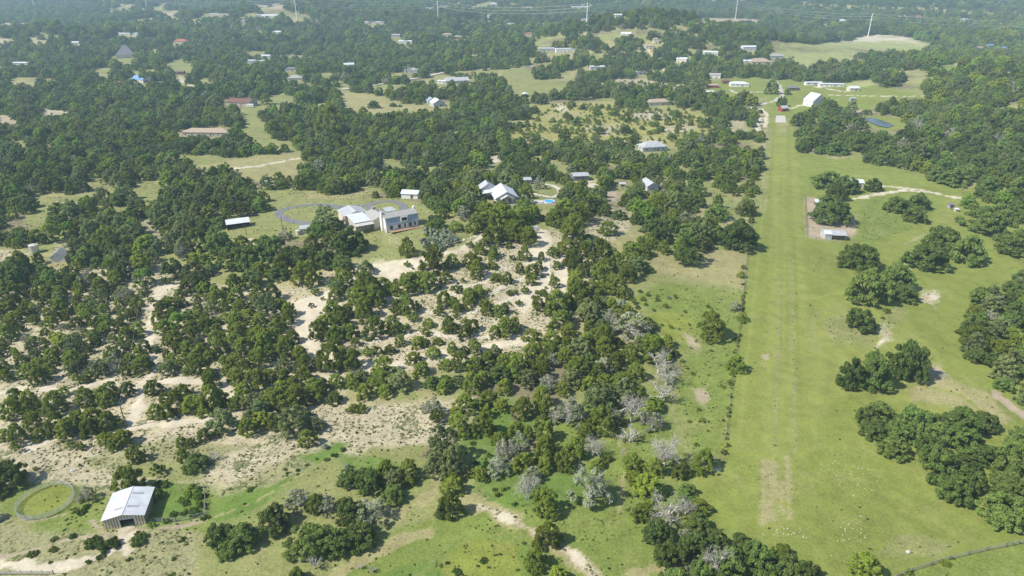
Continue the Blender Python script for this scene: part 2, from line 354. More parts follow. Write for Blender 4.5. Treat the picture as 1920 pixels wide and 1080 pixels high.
def water_mat(name, col, rough):
    m, nt, b = new_mat(name)
    b.inputs['Base Color'].default_value = (*col, 1); b.inputs['Roughness'].default_value = rough; b.inputs['Specular IOR Level'].default_value = .6
    n = nt.nodes.new('ShaderNodeTexNoise'); n.inputs['Scale'].default_value = 1.2
    bp = nt.nodes.new('ShaderNodeBump'); bp.inputs['Strength'].default_value = .06
    nt.links.new(n.outputs['Fac'], bp.inputs['Height']); nt.links.new(bp.outputs[0], b.inputs['Normal'])
    return m
M['pond'] = water_mat('pond_water', (.045, .055, .045), .22)
M['pool'] = water_mat('pool_water', (.03, .30, .62), .1)
M['poolcyan'] = water_mat('turquoise_pool_water', (.12, .55, .62), .1)

def ground_mat():
    m, nt, b = new_mat('ground_cover')
    N, L = nt.nodes.new, nt.links.new
    def math_(op, a, c=None, d=None):
        n = N('ShaderNodeMath'); n.operation = op
        for i, v in enumerate((a, c, d)):
            if v is None: continue
            if isinstance(v, (int, float)): n.inputs[i].default_value = v
            else: L(v, n.inputs[i])
        return n.outputs[0]
    at = N('ShaderNodeAttribute'); at.attribute_name = 'cover'
    aw = N('ShaderNodeAttribute'); aw.attribute_name = 'weeds'
    sep = N('ShaderNodeSeparateXYZ'); L(aw.outputs['Vector'], sep.inputs[0])
    geo = N('ShaderNodeNewGeometry')
    def noise(scale, detail=4, rough=.6):
        n = N('ShaderNodeTexNoise'); n.inputs['Scale'].default_value = scale; n.inputs['Detail'].default_value = detail; n.inputs['Roughness'].default_value = rough
        L(geo.outputs['Position'], n.inputs['Vector']); return n.outputs['Fac']
    def rng_(v, a, bb, c, d):
        n = N('ShaderNodeMapRange'); n.inputs[1].default_value = a; n.inputs[2].default_value = bb; n.inputs[3].default_value = c; n.inputs[4].default_value = d
        L(v, n.inputs[0]); return n.outputs[0]
    fine, mid, big = noise(1.6, 6, .7), noise(.22, 5), noise(.03, 4)
    mott = math_('MULTIPLY', math_('MULTIPLY', rng_(fine, .3, .7, -.42, .42), sep.outputs[1]), 1.0)
    val = math_('ADD', math_('ADD', 1.0, mott), math_('ADD', rng_(mid, .3, .7, -.16, .16), rng_(big, .3, .7, -.10, .10)))
    mul = N('ShaderNodeMix'); mul.data_type = 'RGBA'; mul.blend_type = 'MULTIPLY'; mul.inputs[0].default_value = 1
    L(at.outputs['Color'], mul.inputs[6]); L(val, mul.inputs[7])
    # drier and greener patches of the same sward
    dry = N('ShaderNodeMix'); dry.data_type = 'RGBA'; dry.inputs[7].default_value = (.33, .29, .14, 1)
    L(math_('MULTIPLY', rng_(math_('ADD', math_('MULTIPLY', noise(.09, 6, .65), .6), math_('MULTIPLY', noise(.9, 4), .4)), .52, .66, 0, .55), sep.outputs[1]), dry.inputs[0])
    L(mul.outputs[2], dry.inputs[6])
    # low weeds growing in clumps
    wn = math_('ADD', math_('MULTIPLY', noise(.75, 5, .7), .65), math_('MULTIPLY', noise(.12, 3), .35))
    th = math_('SUBTRACT', .68, math_('MULTIPLY', sep.outputs[0], .22))
    wm = rng_(math_('SUBTRACT', wn, th), 0, .05, 0, .85)
    w = N('ShaderNodeMix'); w.data_type = 'RGBA'; w.inputs[7].default_value = (.085, .105, .032, 1)
    L(wm, w.inputs[0]); L(dry.outputs[2], w.inputs[6])
    L(w.outputs[2], b.inputs['Base Color'])
    b.inputs['Roughness'].default_value = .95; b.inputs['Specular IOR Level'].default_value = .1
    bp = N('ShaderNodeBump'); bp.inputs['Strength'].default_value = .55; bp.inputs['Distance'].default_value = .35
    L(math_('ADD', fine, math_('MULTIPLY', wm, .8)), bp.inputs['Height']); L(bp.outputs[0], b.inputs['Normal'])
    return m

# ---------------------------------------------------------------- mesh helpers
def mesh_np(name, verts, faces, mats=(), mi=None):
    """faces: (n,k) array or list of such arrays"""
    me = bpy.data.meshes.new(name)
    fl = faces if isinstance(faces, list) else [faces]
    fl = [np.asarray(f, np.int32) for f in fl if len(f)]
    me.vertices.add(len(verts)); me.vertices.foreach_set('co', np.asarray(verts, np.float32).ravel())
    nl = sum(f.size for f in fl); nf = sum(len(f) for f in fl)
    me.loops.add(nl); me.loops.foreach_set('vertex_index', np.concatenate([f.ravel() for f in fl]))
    tot = np.concatenate([np.full(len(f), f.shape[1], np.int32) for f in fl])
    st = np.concatenate([[0], np.cumsum(tot)[:-1]]).astype(np.int32)
    me.polygons.add(nf); me.polygons.foreach_set('loop_start', st); me.polygons.foreach_set('loop_total', tot)
    for m in mats: me.materials.append(m)
    if mi is not None: me.polygons.foreach_set('material_index', np.asarray(mi, np.int32))
    me.update(calc_edges=True); me.validate()
    return me

def link(name, me, parent=None, loc=(0, 0, 0)):
    o = bpy.data.objects.new(name, me); COL.objects.link(o); o.location = loc
    if parent is not None: o.parent = parent
    return o

def tag(o, label=None, cat=None, group=None, kind=None):
    if label: o['label'] = label
    if cat: o['category'] = cat
    if group: o['group'] = group
    if kind: o['kind'] = kind
    return o

def empty(name, loc, rot=0, scale=(1, 1, 1)):
    o = bpy.data.objects.new(name, None); COL.objects.link(o)
    o.location = loc; o.rotation_euler = (0, 0, rot); o.scale = scale; o.empty_display_size = .5
    return o

class MB:
    def __init__(s): s.v, s.f = [], []
    def add(s, vs, fs):
        n = len(s.v); s.v += [tuple(v) for v in vs]; s.f += [tuple(i + n for i in f) for f in fs]; return s
    def box(s, x0, x1, y0, y1, z0, z1):
        return s.add([(x0, y0, z0), (x1, y0, z0), (x1, y1, z0), (x0, y1, z0), (x0, y0, z1), (x1, y0, z1), (x1, y1, z1), (x0, y1, z1)],
                     [(3, 2, 1, 0), (4, 5, 6, 7), (0, 1, 5, 4), (1, 2, 6, 5), (2, 3, 7, 6), (3, 0, 4, 7)])
    def slab(s, a, b, c, d, t):      # four corners, thickness downwards
        vs = [Vector(p) for p in (a, b, c, d)]
        lo = [v - Vector((0, 0, t)) for v in vs]
        return s.add(vs + lo, [(0, 1, 2, 3), (7, 6, 5, 4), (0, 4, 5, 1), (1, 5, 6, 2), (2, 6, 7, 3), (3, 7, 4, 0)])
    def tube(s, p, q, r0, r1, n=6):
        p, q = Vector(p), Vector(q); d = (q - p).normalized() if (q - p).length > 1e-6 else Vector((0, 0, 1))
        a = d.orthogonal().normalized(); b = d.cross(a)
        vs = []
        for c, r in ((p, r0), (q, r1)):
            for i in range(n):
                t = 2 * math.pi * i / n; vs.append(c + (a * math.cos(t) + b * math.sin(t)) * r)
        return s.add(vs, [(i, (i + 1) % n, n + (i + 1) % n, n + i) for i in range(n)] + [tuple(range(n - 1, -1, -1)), tuple(range(n, 2 * n))])
    def prism(s, prof, axis, a, b):  # closed outline (u,z) swept along x or y
        n = len(prof)
        P = (lambda u, z, t: (t, u, z)) if axis == 'x' else (lambda u, z, t: (u, t, z))
        return s.add([P(u, z, a) for u, z in prof] + [P(u, z, b) for u, z in prof],
                     [(i, (i + 1) % n, n + (i + 1) % n, n + i) for i in range(n)] + [tuple(range(n - 1, -1, -1)), tuple(range(n, 2 * n))])
    def build(s, name, m, parent=None, loc=(0, 0, 0)):
        me = bpy.data.meshes.new(name); me.from_pydata(s.v, [], s.f)
        for x in (m if isinstance(m, (list, tuple)) else [m]): me.materials.append(x)
        me.update()
        import bmesh
        bm = bmesh.new(); bm.from_mesh(me); bmesh.ops.recalc_face_normals(bm, faces=bm.faces); bm.to_mesh(me); bm.free()
        return link(name, me, parent, loc)

# ---------------------------------------------------------------- the ground sheet
def axis_x():
    a = [0.0]; s = .85
    while a[-1] < 6500:
        if a[-1] > 170: s = min(s * 1.012, 90)
        a.append(a[-1] + s)
    a = np.array(a); return np.concatenate([-a[:0:-1], a])
def axis_y():
    a = [20.0]
    while a[-1] < 9000:
        d = a[-1]
        a.append(d + (2.0 if d < 70 else .75 if d < 210 else min(.75 * (d / 210) ** 1.35, 130)))
    return np.array(a)
gx, gy = axis_x(), axis_y()
X, Y = np.meshgrid(gx, gy); XF, YF = X.ravel(), Y.ravel(); ZF = H(XF, YF)
# the pond bed is a hollow
PX, PY, PZ, PD = ground(1655, 232)
nx, ny = len(gx), len(gy)
idx = np.arange(nx * ny).reshape(ny, nx)
quads = np.stack([idx[:-1, :-1], idx[:-1, 1:], idx[1:, 1:], idx[1:, :-1]], -1).reshape(-1, 4)
gme = mesh_np('ground', np.stack([XF, YF, ZF], 1), quads, [ground_mat()])
gcol, gweed, gmot = 0, 0, 0
for wf in (.35, .9, 1.5, -1.2):
    a_, b_, c_, _ = cover_at(XF, YF, wf); gcol = gcol + a_ / 4; gweed = gweed + b_ / 4; gmot = gmot + c_ / 4
ca = gme.attributes.new('cover', 'FLOAT_COLOR', 'POINT')
ca.data.foreach_set('color', np.concatenate([gcol, np.ones((len(gcol), 1))], 1).astype(np.float32).ravel())
wa = gme.attributes.new('weeds', 'FLOAT_VECTOR', 'POINT')
wa.data.foreach_set('vector', np.stack([gweed, gmot, gmot * 0], 1).astype(np.float32).ravel())
gme.polygons.foreach_set('use_smooth', np.ones(len(quads), bool))
tag(link('ground', gme), kind='structure')

# ---------------------------------------------------------------- plant prototypes (unit width, base at the origin)
def leaf_cloud(clumps, n, size, r, asp=1.7, outward=.6):
    """quads scattered through the volume of clumps (c, radii)"""
    V = []
    for c, rad in clumps:
        d = r.normal(size=(n, 3)); d /= np.linalg.norm(d, axis=1)[:, None]
        d[:, 2] = np.where(d[:, 2] < -.3, -d[:, 2], d[:, 2])
        p = np.array(c) + d * np.array(rad) * r.uniform(.55, 1.06, (n, 1))
        nrm = d * outward + r.normal(size=(n, 3)) * .5 + np.array([0, 0, .45])
        nrm /= np.linalg.norm(nrm, axis=1)[:, None]
        t = np.cross(nrm, r.normal(size=(n, 3))); t /= np.linalg.norm(t, axis=1)[:, None]
        b = np.cross(nrm, t)
        s = size * r.uniform(.6, 1.35, (n, 1))
        V.append(np.stack([p - t * s * asp * .5, p - b * s * .5, p + t * s * asp * .5, p + b * s * .5], 1))
    V = np.concatenate(V)
    return V.reshape(-1, 3), np.arange(len(V) * 4).reshape(-1, 4)

def crown_clumps(kind, r):
    out = []
    if kind == 'J':                                    # dense, clothed to the ground, ragged upright sprays
        ph = r.uniform(0, 6.28, 3)
        for _ in range(84):
            z = r.uniform(0, 1) ** 1.15; a = r.uniform(0, 6.28)
            prof = (1 - z ** 2.6) ** .55 * (.46 + .10 * math.sin(2 * a + ph[0]) + .07 * math.sin(5 * a + ph[1] + 4 * z))
            rad = prof * r.uniform(.62, 1.0) ** .6; rr = r.uniform(.055, .10)
            out.append(((rad * math.cos(a), rad * math.sin(a), .03 + z * .84), (rr * 1.12, rr * 1.12, rr * r.uniform(1.0, 1.7))))
        for _ in range(4):                             # leaders standing above the rest
            a, rad = r.uniform(0, 6.28), r.uniform(0, .24); out.append(((rad * math.cos(a), rad * math.sin(a), r.uniform(.72, .9)), (.06, .06, .10)))
    elif kind == 'S':
        for _ in range(26):
            a, rad = r.uniform(0, 6.28), .42 * math.sqrt(r.uniform())
            rr = r.uniform(.05, .10)
            out.append(((rad * math.cos(a), rad * math.sin(a), .05 + r.uniform(.2, .75) * (.95 - 1.5 * rad)), (rr, rr, rr * 1.6)))
    elif kind in 'BW':
        for _ in range(16):
            a, rad = r.uniform(0, 6.28), .38 * math.sqrt(r.uniform())
            rr = r.uniform(.08, .13); h = .42 if kind == 'B' else .15
            out.append(((rad * math.cos(a), rad * math.sin(a), h * (1 - rad) * r.uniform(.3, 1)), (rr, rr, rr * (.9 if kind == 'B' else .6))))
    else:                                              # broad crowns: pads over lumpy domes, a few holes
        top = {'O': .52, 'E': .76, 'G': .78, 'P': .64}[kind]
        ph = r.uniform(0, 6.28, 4); n = {'O': 92, 'E': 80, 'G': 84, 'P': 40}[kind]
        for q in range(n):
            a = r.uniform(0, 6.28); u = r.uniform(.02, 1)      # u: how high on the dome
            lump = 1 + .17 * math.sin(3 * a + ph[0]) * math.sin(4 * u + ph[1]) + .11 * math.sin(7 * a + ph[2] + 5 * u)
            rad = .44 * math.sqrt(1 - u * u) * lump; z = top * (.10 + .86 * u * (1 + .14 * math.sin(2 * a + ph[3])))
            k = r.uniform(.84, 1.0) if q % 6 else r.uniform(.3, .7)
            if math.sin(2 * a + ph[2]) * math.sin(5 * u + ph[0]) > .78: continue
            rr = r.uniform(.055, .10)
            out.append(((rad * k * math.cos(a), rad * k * math.sin(a), z * (.45 + .55 * k)), (rr, rr, rr * .75)))
    return out

def limbs(mb, r, top, nlimb=5, base=.035, spread=.33, low=.12):
    p = Vector((0, 0, -.03)); f = Vector((r.uniform(-.02, .02), r.uniform(-.02, .02), low))
    mb.tube(p, f, base, base * .75, 7)
    for k in range(nlimb):
        a = 6.28 * k / nlimb + r.uniform(-.4, .4)
        m = f + Vector((math.cos(a) * spread * .5, math.sin(a) * spread * .5, top * .35))
        e = f + Vector((math.cos(a + .3) * spread, math.sin(a + .3) * spread, top * r.uniform(.55, .8)))
        mb.tube(f, m, base * .5, base * .3, 5); mb.tube(m, e, base * .3, base * .12, 4)

def dead_wood(mb, r, p, d, length, rad, lv, sag=0.0):
    n = 3 if lv > 1 else 2
    for i in range(n):
        q = p + d * (length / n)
        mb.tube(p, q, rad, rad * .78, 5 if rad > .008 else 3)
        rad *= .78; p = q
        d = (d + Vector((r.normal(), r.normal(), r.normal())) * .28 + Vector((0, 0, -sag))).normalized()
        if lv > 0:
            for _ in range(2 if (i or lv < 3) else 1):
                nd = (d + Vector((r.normal(), r.normal(), r.normal() * .8)) * .75 + Vector((0, 0, .12))).normalized()
                dead_wood(mb, r, p.copy(), nd, length * r.uniform(.5, .78), max(rad * .7, .0028), lv - 1, sag)

KIND = {  # name, category, prototypes, leaves per clump, leaf size, height / width, description
    'J': ('juniper_tree', 'juniper tree', 7, 84, .036, .82), 'O': ('live_oak_tree', 'oak tree', 7, 84, .033, .66),
    'E': ('leafy_tree', 'leafy tree', 3, 84, .037, .85), 'G': ('cedar_elm_tree', 'elm tree', 4, 84, .031, .85),
    'P': ('lichen_oak_tree', 'grey oak tree', 4, 84, .027, .78), 'D': ('dead_tree', 'dead tree', 5, 0, 0, .85),
    'S': ('juniper_shrub', 'shrub', 4, 50, .060, .72), 'B': ('sage_shrub', 'sage shrub', 2, 70, .065, .72), 'W': ('weed_mound', 'weed mound', 2, 90, .055, .3),
}
PROTO = {}
def to_np(mb):
    by = {}
    for f in mb.f: by.setdefault(len(f), []).append(f)
    return np.array(mb.v), [np.array(v) for v in by.values()]
for k, (nm, cat, n, per, size, hr) in KIND.items():
    PROTO[k] = []
    for i in range(n):
        r = np.random.default_rng(1000 + 37 * i + ord(k))
        tr = MB()
        if k == 'D' or k == 'P':
            f = Vector((0, 0, .12)); tr.tube((0, 0, -.03), f, .034, .028, 7)
            for q in range(5 if k == 'D' else 4):
                a = 6.28 * q / 5 + r.uniform(-.4, .4); el = r.uniform(.35, 1.1)
                dead_wood(tr, r, f.copy(), Vector((math.cos(a) * math.cos(el), math.sin(a) * math.cos(el), math.sin(el))), .27, .026 if k == 'D' else .016, 3 if (k == 'P' or i % 2) else 2, .05)
        elif k in 'BW': tr = None
        elif k in 'JS': limbs(tr, r, .4, 3, .025, .18, .06)
        else: limbs(tr, r, .5 if k == 'O' else .7, 5, .034, .34, .1)
        crown = None
        if per:
            cl = crown_clumps(k, r)
            v, q = leaf_cloud(cl, per, size, r, outward=.75)
            if k == 'P':
                v2, q2 = leaf_cloud(cl[:20], 26, .045, r)
                q2 = q2 + len(v)
                crown = mesh_np(nm + '_crown', np.concatenate([v, v2]), np.concatenate([q, q2]), [M['P'], M['G']], np.concatenate([np.zeros(len(q)), np.ones(len(q2))]))
            else:
                crown = mesh_np(nm + '_crown', v, q, [M['J' if k == 'S' else k]])
        trunk = None
        if tr:
            v, fl = to_np(tr); trunk = mesh_np(nm + '_trunk', v, fl, [M['grey'] if k in 'DP' else M['bark']])
        # one joined mesh for the far masses
        ref = crown or trunk
        co = np.empty(len(ref.vertices) * 3, np.float32); ref.vertices.foreach_get('co', co); co = co.reshape(-1, 3)
        f_ = .5 / np.percentile(np.hypot(co[:, 0], co[:, 1]), 97); g_ = hr / np.percentile(co[:, 2], 98.5)
        for part in (crown, trunk):
            if part is None: continue
            co = np.empty(len(part.vertices) * 3, np.float32); part.vertices.foreach_get('co', co)
            co = co.reshape(-1, 3) * np.array([f_, f_, g_], np.float32); part.vertices.foreach_set('co', co.ravel()); part.update()
        vs, fs, ms, base = [], [], [], 0
        mats = []
        for part in (crown, trunk):
            if part is None: continue
            co = np.empty(len(part.vertices) * 3, np.float32); part.vertices.foreach_get('co', co)
            vs.append(co.reshape(-1, 3))
            by = {}
            for p in part.polygons: by.setdefault((len(p.vertices), p.material_index), []).append([a + base for a in p.vertices])
            for (ln, mi), arr in by.items():
                fs.append(np.array(arr)); ms += [len(mats) + mi] * len(arr)
            mats += list(part.materials); base += len(co) // 3
        PROTO[k].append((crown, trunk, mesh_np(nm + '_whole', np.concatenate(vs), fs, mats, ms)))

# ---------------------------------------------------------------- trees seen in the photograph, crown centre and width in pixels
TREES = '''
O 20 892 55 O 6 875 28 O -8 918 40 P 160 928 34 J 240 905 54 J 292 925 28 S 283 984 13 E 370 928 18 E 373 945 15 E 352 926 17 W 202 1022 36 W 172 1017 30 W 260 1012 30 W 60 1037 20 W 100 1030 16
O 412 1000 56 O 455 1006 60 O 425 1028 42 O 513 973 60 O 577 1008 88 O 610 1015 62 P 560 935 48 J 592 945 38 P 617 950 38 D 589 1057 30 J 556 1079 38
O 655 955 60 P 697 955 66 O 672 1000 64 O 643 1014 56 O 735 928 44 O 690 903 50 J 722 880 34 J 766 882 46 G 740 897 44 J 848 909 42 J 843 950 48 D 676 1062 15 D 698 1068 15
G 832 836 58 G 818 872 44 G 850 866 52 D 988 918 52 J 1025 944 52 P 1105 912 78 J 1027 1005 50 J 1003 1050 46 E 1047 1078 34 E 1215 912 54 J 1207 958 42 D 1252 960 66 O 1233 998 54 O 1260 1047 70 S 982 1017 8
J 1312 948 40 D 1287 950 46 O 1310 982 48 P 1285 1002 26 O 1300 1026 58 O 1395 1026 58 O 1345 1018 46 O 1370 1058 66 O 1430 1050 70 O 1480 1060 60 O 1513 1070 46 D 1340 1054 56 D 1298 1065 34
J 1622 1068 56 J 1773 1053 18 S 1705 1072 14 S 1900 1020 6 S 1912 1017 6 S 1788 1047 6 S 1690 1078 9
J 30 748 42 J 22 770 40 J 55 757 40 S 72 772 20 J 100 755 46 S 117 733 26 J 158 743 44 J 192 741 44 J 203 728 34 J 237 730 30 J 287 727 30 J 62 793 34 J 72 812 28 J 103 797 42 J 122 806 38 J 145 791 44 J 175 788 48 J 167 804 36 J 200 791 38 J 219 790 28 J 7 813 30 J 32 817 38
S 35 843 16 S 22 835 11 S 133 835 21 S 152 838 17 E 197 823 30 E 228 821 36 J 211 833 26 E 205 803 14 J 255 852 34 S 295 881 26 J 308 745 25 J 292 773 30 J 310 771 34
J 330 754 44 J 345 732 34 J 362 758 42 J 392 751 54 J 411 747 34 J 440 757 28 G 413 788 54 G 470 753 38 G 487 768 38 G 465 787 32 E 487 786 32 J 453 730 40 J 512 742 52 J 553 745 54 J 588 733 44 J 528 727 44 J 602 722 34 J 463 803 34 J 512 791 32 G 548 791 56 G 567 776 34 G 593 795 34 G 528 791 28 J 575 823 33 J 382 815 27 S 405 813 15 J 338 827 22 J 357 830 20 J 342 853 25 O 367 866 46 D 400 853 28 B 610 837 13 J 627 745 28
J 665 763 22 S 675 765 24 S 655 768 16 P 808 765 46 S 820 783 28 J 873 758 42 E 898 760 24 J 915 745 38 J 940 760 27 J 855 768 24 J 862 797 44 J 905 798 44 J 913 774 24 J 937 822 38 P 952 847 50 J 897 885 34 P 933 876 44 J 848 893 34 J 722 878 28 B 678 882 9 S 692 882 17 B 652 875 13
J 980 768 40 J 1017 749 44 J 1020 773 24 P 1067 772 70 J 968 800 34 J 990 812 27 J 1015 788 34 J 1022 814 38 G 1127 746 64 J 1127 791 52 J 1097 808 38 P 975 834 42 J 980 867 38 J 1022 844 46 J 1022 868 36 J 1077 844 42 J 1058 867 36 D 1112 838 52 J 1120 870 28 J 1138 858 19 D 1185 772 56 D 1182 812 48 P 1223 788 46 D 1242 736 54 G 1168 738 46 E 1227 757 36 J 1188 865 40 D 1248 850 74 J 1227 878 34 J 1277 883 34 P 998 890 36 J 1190 893 34
J 1320 867 44 S 1358 847 13 S 1305 833 9 S 1310 768 8 S 1357 725 7 S 1370 743 6 S 1363 813 6 S 1366 834 8 S 1318 848 7 S 1298 700 9 S 1292 790 7
O 1650 767 44 O 1625 784 40 O 1642 802 52 O 1717 789 56 O 1808 793 70 O 1850 792 46 O 1690 790 40 O 1760 790 46
J 760 573 38 J 745 576 28 S 783 574 20 J 682 581 42 J 650 583 30 J 653 618 40 J 703 616 44 J 737 607 34 J 740 619 26 S 760 618 19 S 775 593 26 J 803 602 26 S 823 584 21 J 832 559 34 J 850 567 24 J 858 577 24 S 873 578 14 J 880 554 36 J 900 547 26 J 910 567 22 J 913 579 27 J 935 580 30 J 946 579 20 S 855 593 13 J 840 605 30 J 848 615 24 J 872 620 34 J 886 610 30 S 872 600 19 J 927 620 27 J 948 613 38 J 965 606 32 S 667 642 21 S 690 658 24 S 706 659 22 J 731 653 24 S 668 660 11 J 750 639 23 J 784 638 30 J 796 642 20 J 822 638 19 S 797 622 19 J 848 652 24 J 813 660 28 J 775 668 30 J 870 655 22
J 625 587 38 J 597 622 38 J 613 610 42 J 628 623 38 J 630 648 28 J 628 550 33 S 583 572 13 S 592 546 19 J 618 674 50 J 640 600 30 S 605 560 9 J 640 665 30 O 655 452 62 O 637 462 46 J 763 465 34 B 823 447 24 B 835 440 24 B 812 452 22 B 838 455 20 B 850 448 18 B 797 458 20 B 804 438 20 B 826 462 18 J 806 430 26 J 812 490 52 J 770 528 48 J 800 526 46 J 835 519 28 J 848 488 30 J 885 486 40 J 893 506 34 J 923 478 24 J 922 495 21 J 686 534 54 J 717 534 42 J 740 541 27 J 670 551 46 J 700 553 46 S 763 495 15 G 685 498 34 S 882 458 18 J 900 463 28 S 868 526 11 J 897 539 26 J 927 518 21 J 950 521 27 S 857 540 24 J 878 553 30 S 917 545 11 S 955 550 13
J 927 472 24 J 983 477 27 S 960 482 14 J 975 503 21 J 998 510 27 J 998 524 24 J 1015 482 17 J 1010 499 21 J 1037 471 24 J 1045 497 17 J 1040 529 23 J 1062 459 40 J 1075 484 38 J 1072 499 24 J 1092 507 28 J 1073 514 17 J 1080 531 42 S 985 543 19 S 955 548 13 S 967 548 13 S 973 567 15 S 953 567 9 J 933 517 21 J 1122 469 46 J 1095 470 28 J 1183 468 34 J 1210 466 34 G 1192 493 42 J 1180 514 33 J 1217 502 19 J 1137 498 34 J 1147 531 46 J 1125 518 38 J 1108 538 38 J 1017 564 46 J 1043 571 46 J 1083 548 38 G 1103 581 46 J 1050 597 54 B 1167 570 17 S 1188 565 13 S 1205 560 10 S 1215 552 9 S 1232 553 7 S 1180 548 12 S 1195 575 10 S 1248 573 11 S 1210 570 8 S 1266 556 8 S 1200 545 9
G 1107 583 44 P 1182 603 74 J 1252 641 24 E 1222 654 50 D 1236 680 58 D 1252 706 46 E 1245 665 30 J 1265 660 22
O 1553 335 54 O 1588 345 48 O 1569 362 37 O 1563 393 74 O 1638 347 31 O 1683 383 42 O 1723 380 38 O 1717 401 44 O 1613 476 78 O 1767 450 66 O 1743 477 74 O 1815 472 60 O 1905 458 58 O 1838 405 62 O 1875 402 54 O 1860 422 60 E 1817 376 30 E 1883 371 32 O 1905 385 40 O 1627 543 74 O 1680 522 56 O 1700 552 40 S 1662 582 14 O 1613 602 50 J 1393 593 22 S 1385 575 14 P 1378 572 22 J 1382 682 37 J 1333 615 50 S 1329 637 17 O 1597 702 48 O 1645 700 56 O 1640 672 34 O 1700 672 66 O 1716 686 52 O 1690 695 24 S 1655 595 8 J 1390 515 14 J 1395 500 10
O 1385 445 64 O 1345 395 44 O 1290 475 54 O 1350 440 40 O 1305 352 42 J 1398 382 24 J 1405 360 22 J 1407 340 24 J 1412 320 24 J 1409 413 12 O 1255 420 50 O 1225 425 40 O 1290 430 44 O 1320 425 46 J 1345 380 26 E 1215 405 34 O 1190 360 36 O 1190 385 30 O 1300 300 40 J 1240 380 40 G 1262 385 40 O 1240 440 40 J 1220 455 26 J 1245 465 24 O 1160 400 30
O 440 478 66 O 462 492 40 E 372 490 46 O 410 455 50 J 370 450 48 J 345 465 34 O 505 470 52 J 480 460 36 O 545 475 44 O 575 480 58 O 610 485 46 J 530 500 40 O 470 525 44 O 360 530 50 P 345 470 34 P 535 440 26 J 575 515 50 O 520 510 40 O 640 490 40 G 610 410 44 O 595 428 40 O 628 418 34 J 620 445 34 J 830 400 24 P 870 400 26 O 850 375 36 O 815 380 30 J 910 400 50 J 940 410 50 J 975 405 40 J 890 420 36 J 960 430 50 J 925 440 44 J 990 445 36 J 1040 410 36 J 1085 405 38 E 1060 385 34 J 1075 430 50 O 1120 382 30 O 1133 395 28 P 1012 345 24 O 970 350 22 J 1085 362 30 J 1140 425 36
J 1655 212 10 J 1495 250 14 J 1498 265 14 O 1505 280 18 O 1530 265 34 O 1570 275 40 O 1515 232 20 O 1640 290 34 O 1675 303 24 E 1720 302 24 O 1790 330 50 O 1775 310 40 O 1820 318 40 O 1465 192 22 G 1447 165 26 O 1477 173 14 O 1550 195 24 O 1560 192 20
J 620 235 60 O 700 195 22 O 737 195 14 O 750 198 8 O 1062 217 14 O 1125 245 18 J 1065 170 16 O 1010 140 24
'''.split()
EXPL = [(TREES[i], *(float(t) for t in TREES[i + 1:i + 4])) for i in range(0, len(TREES), 4)]
tk = np.array([t[0] for t in EXPL]); tp = np.array([t[1:] for t in EXPL])
tall = np.where((tp[:, 0] > 1590) & (tp[:, 0] < 1720) & (tp[:, 1] > 660) & (tp[:, 1] < 710), 1.7, np.where((tp[:, 0] > 815) & (tp[:, 0] < 855) & (tp[:, 1] > 830) & (tp[:, 1] < 875), 1.25, 1.0))
thr = np.array([KIND[k][5] for k in tk]) * tall
x, y, z, d = unproject(tp[:, 0], tp[:, 1], 2.0)
for _ in range(4):
    w = tp[:, 2] * d / FPX
    x, y, z, d = unproject(tp[:, 0], tp[:, 1], np.clip(.5 * thr * w, .1, 9))
w = tp[:, 2] * d / FPX * np.where((tp[:, 0] > 550) & (tp[:, 0] < 1085) & (tp[:, 1] > 450) & (tp[:, 1] < 668), 1.0, 1.05)
ALL = [(k, *v) for k, v in zip(tk, zip(x, y, z, w))]            # kind, x, y, z, width in metres

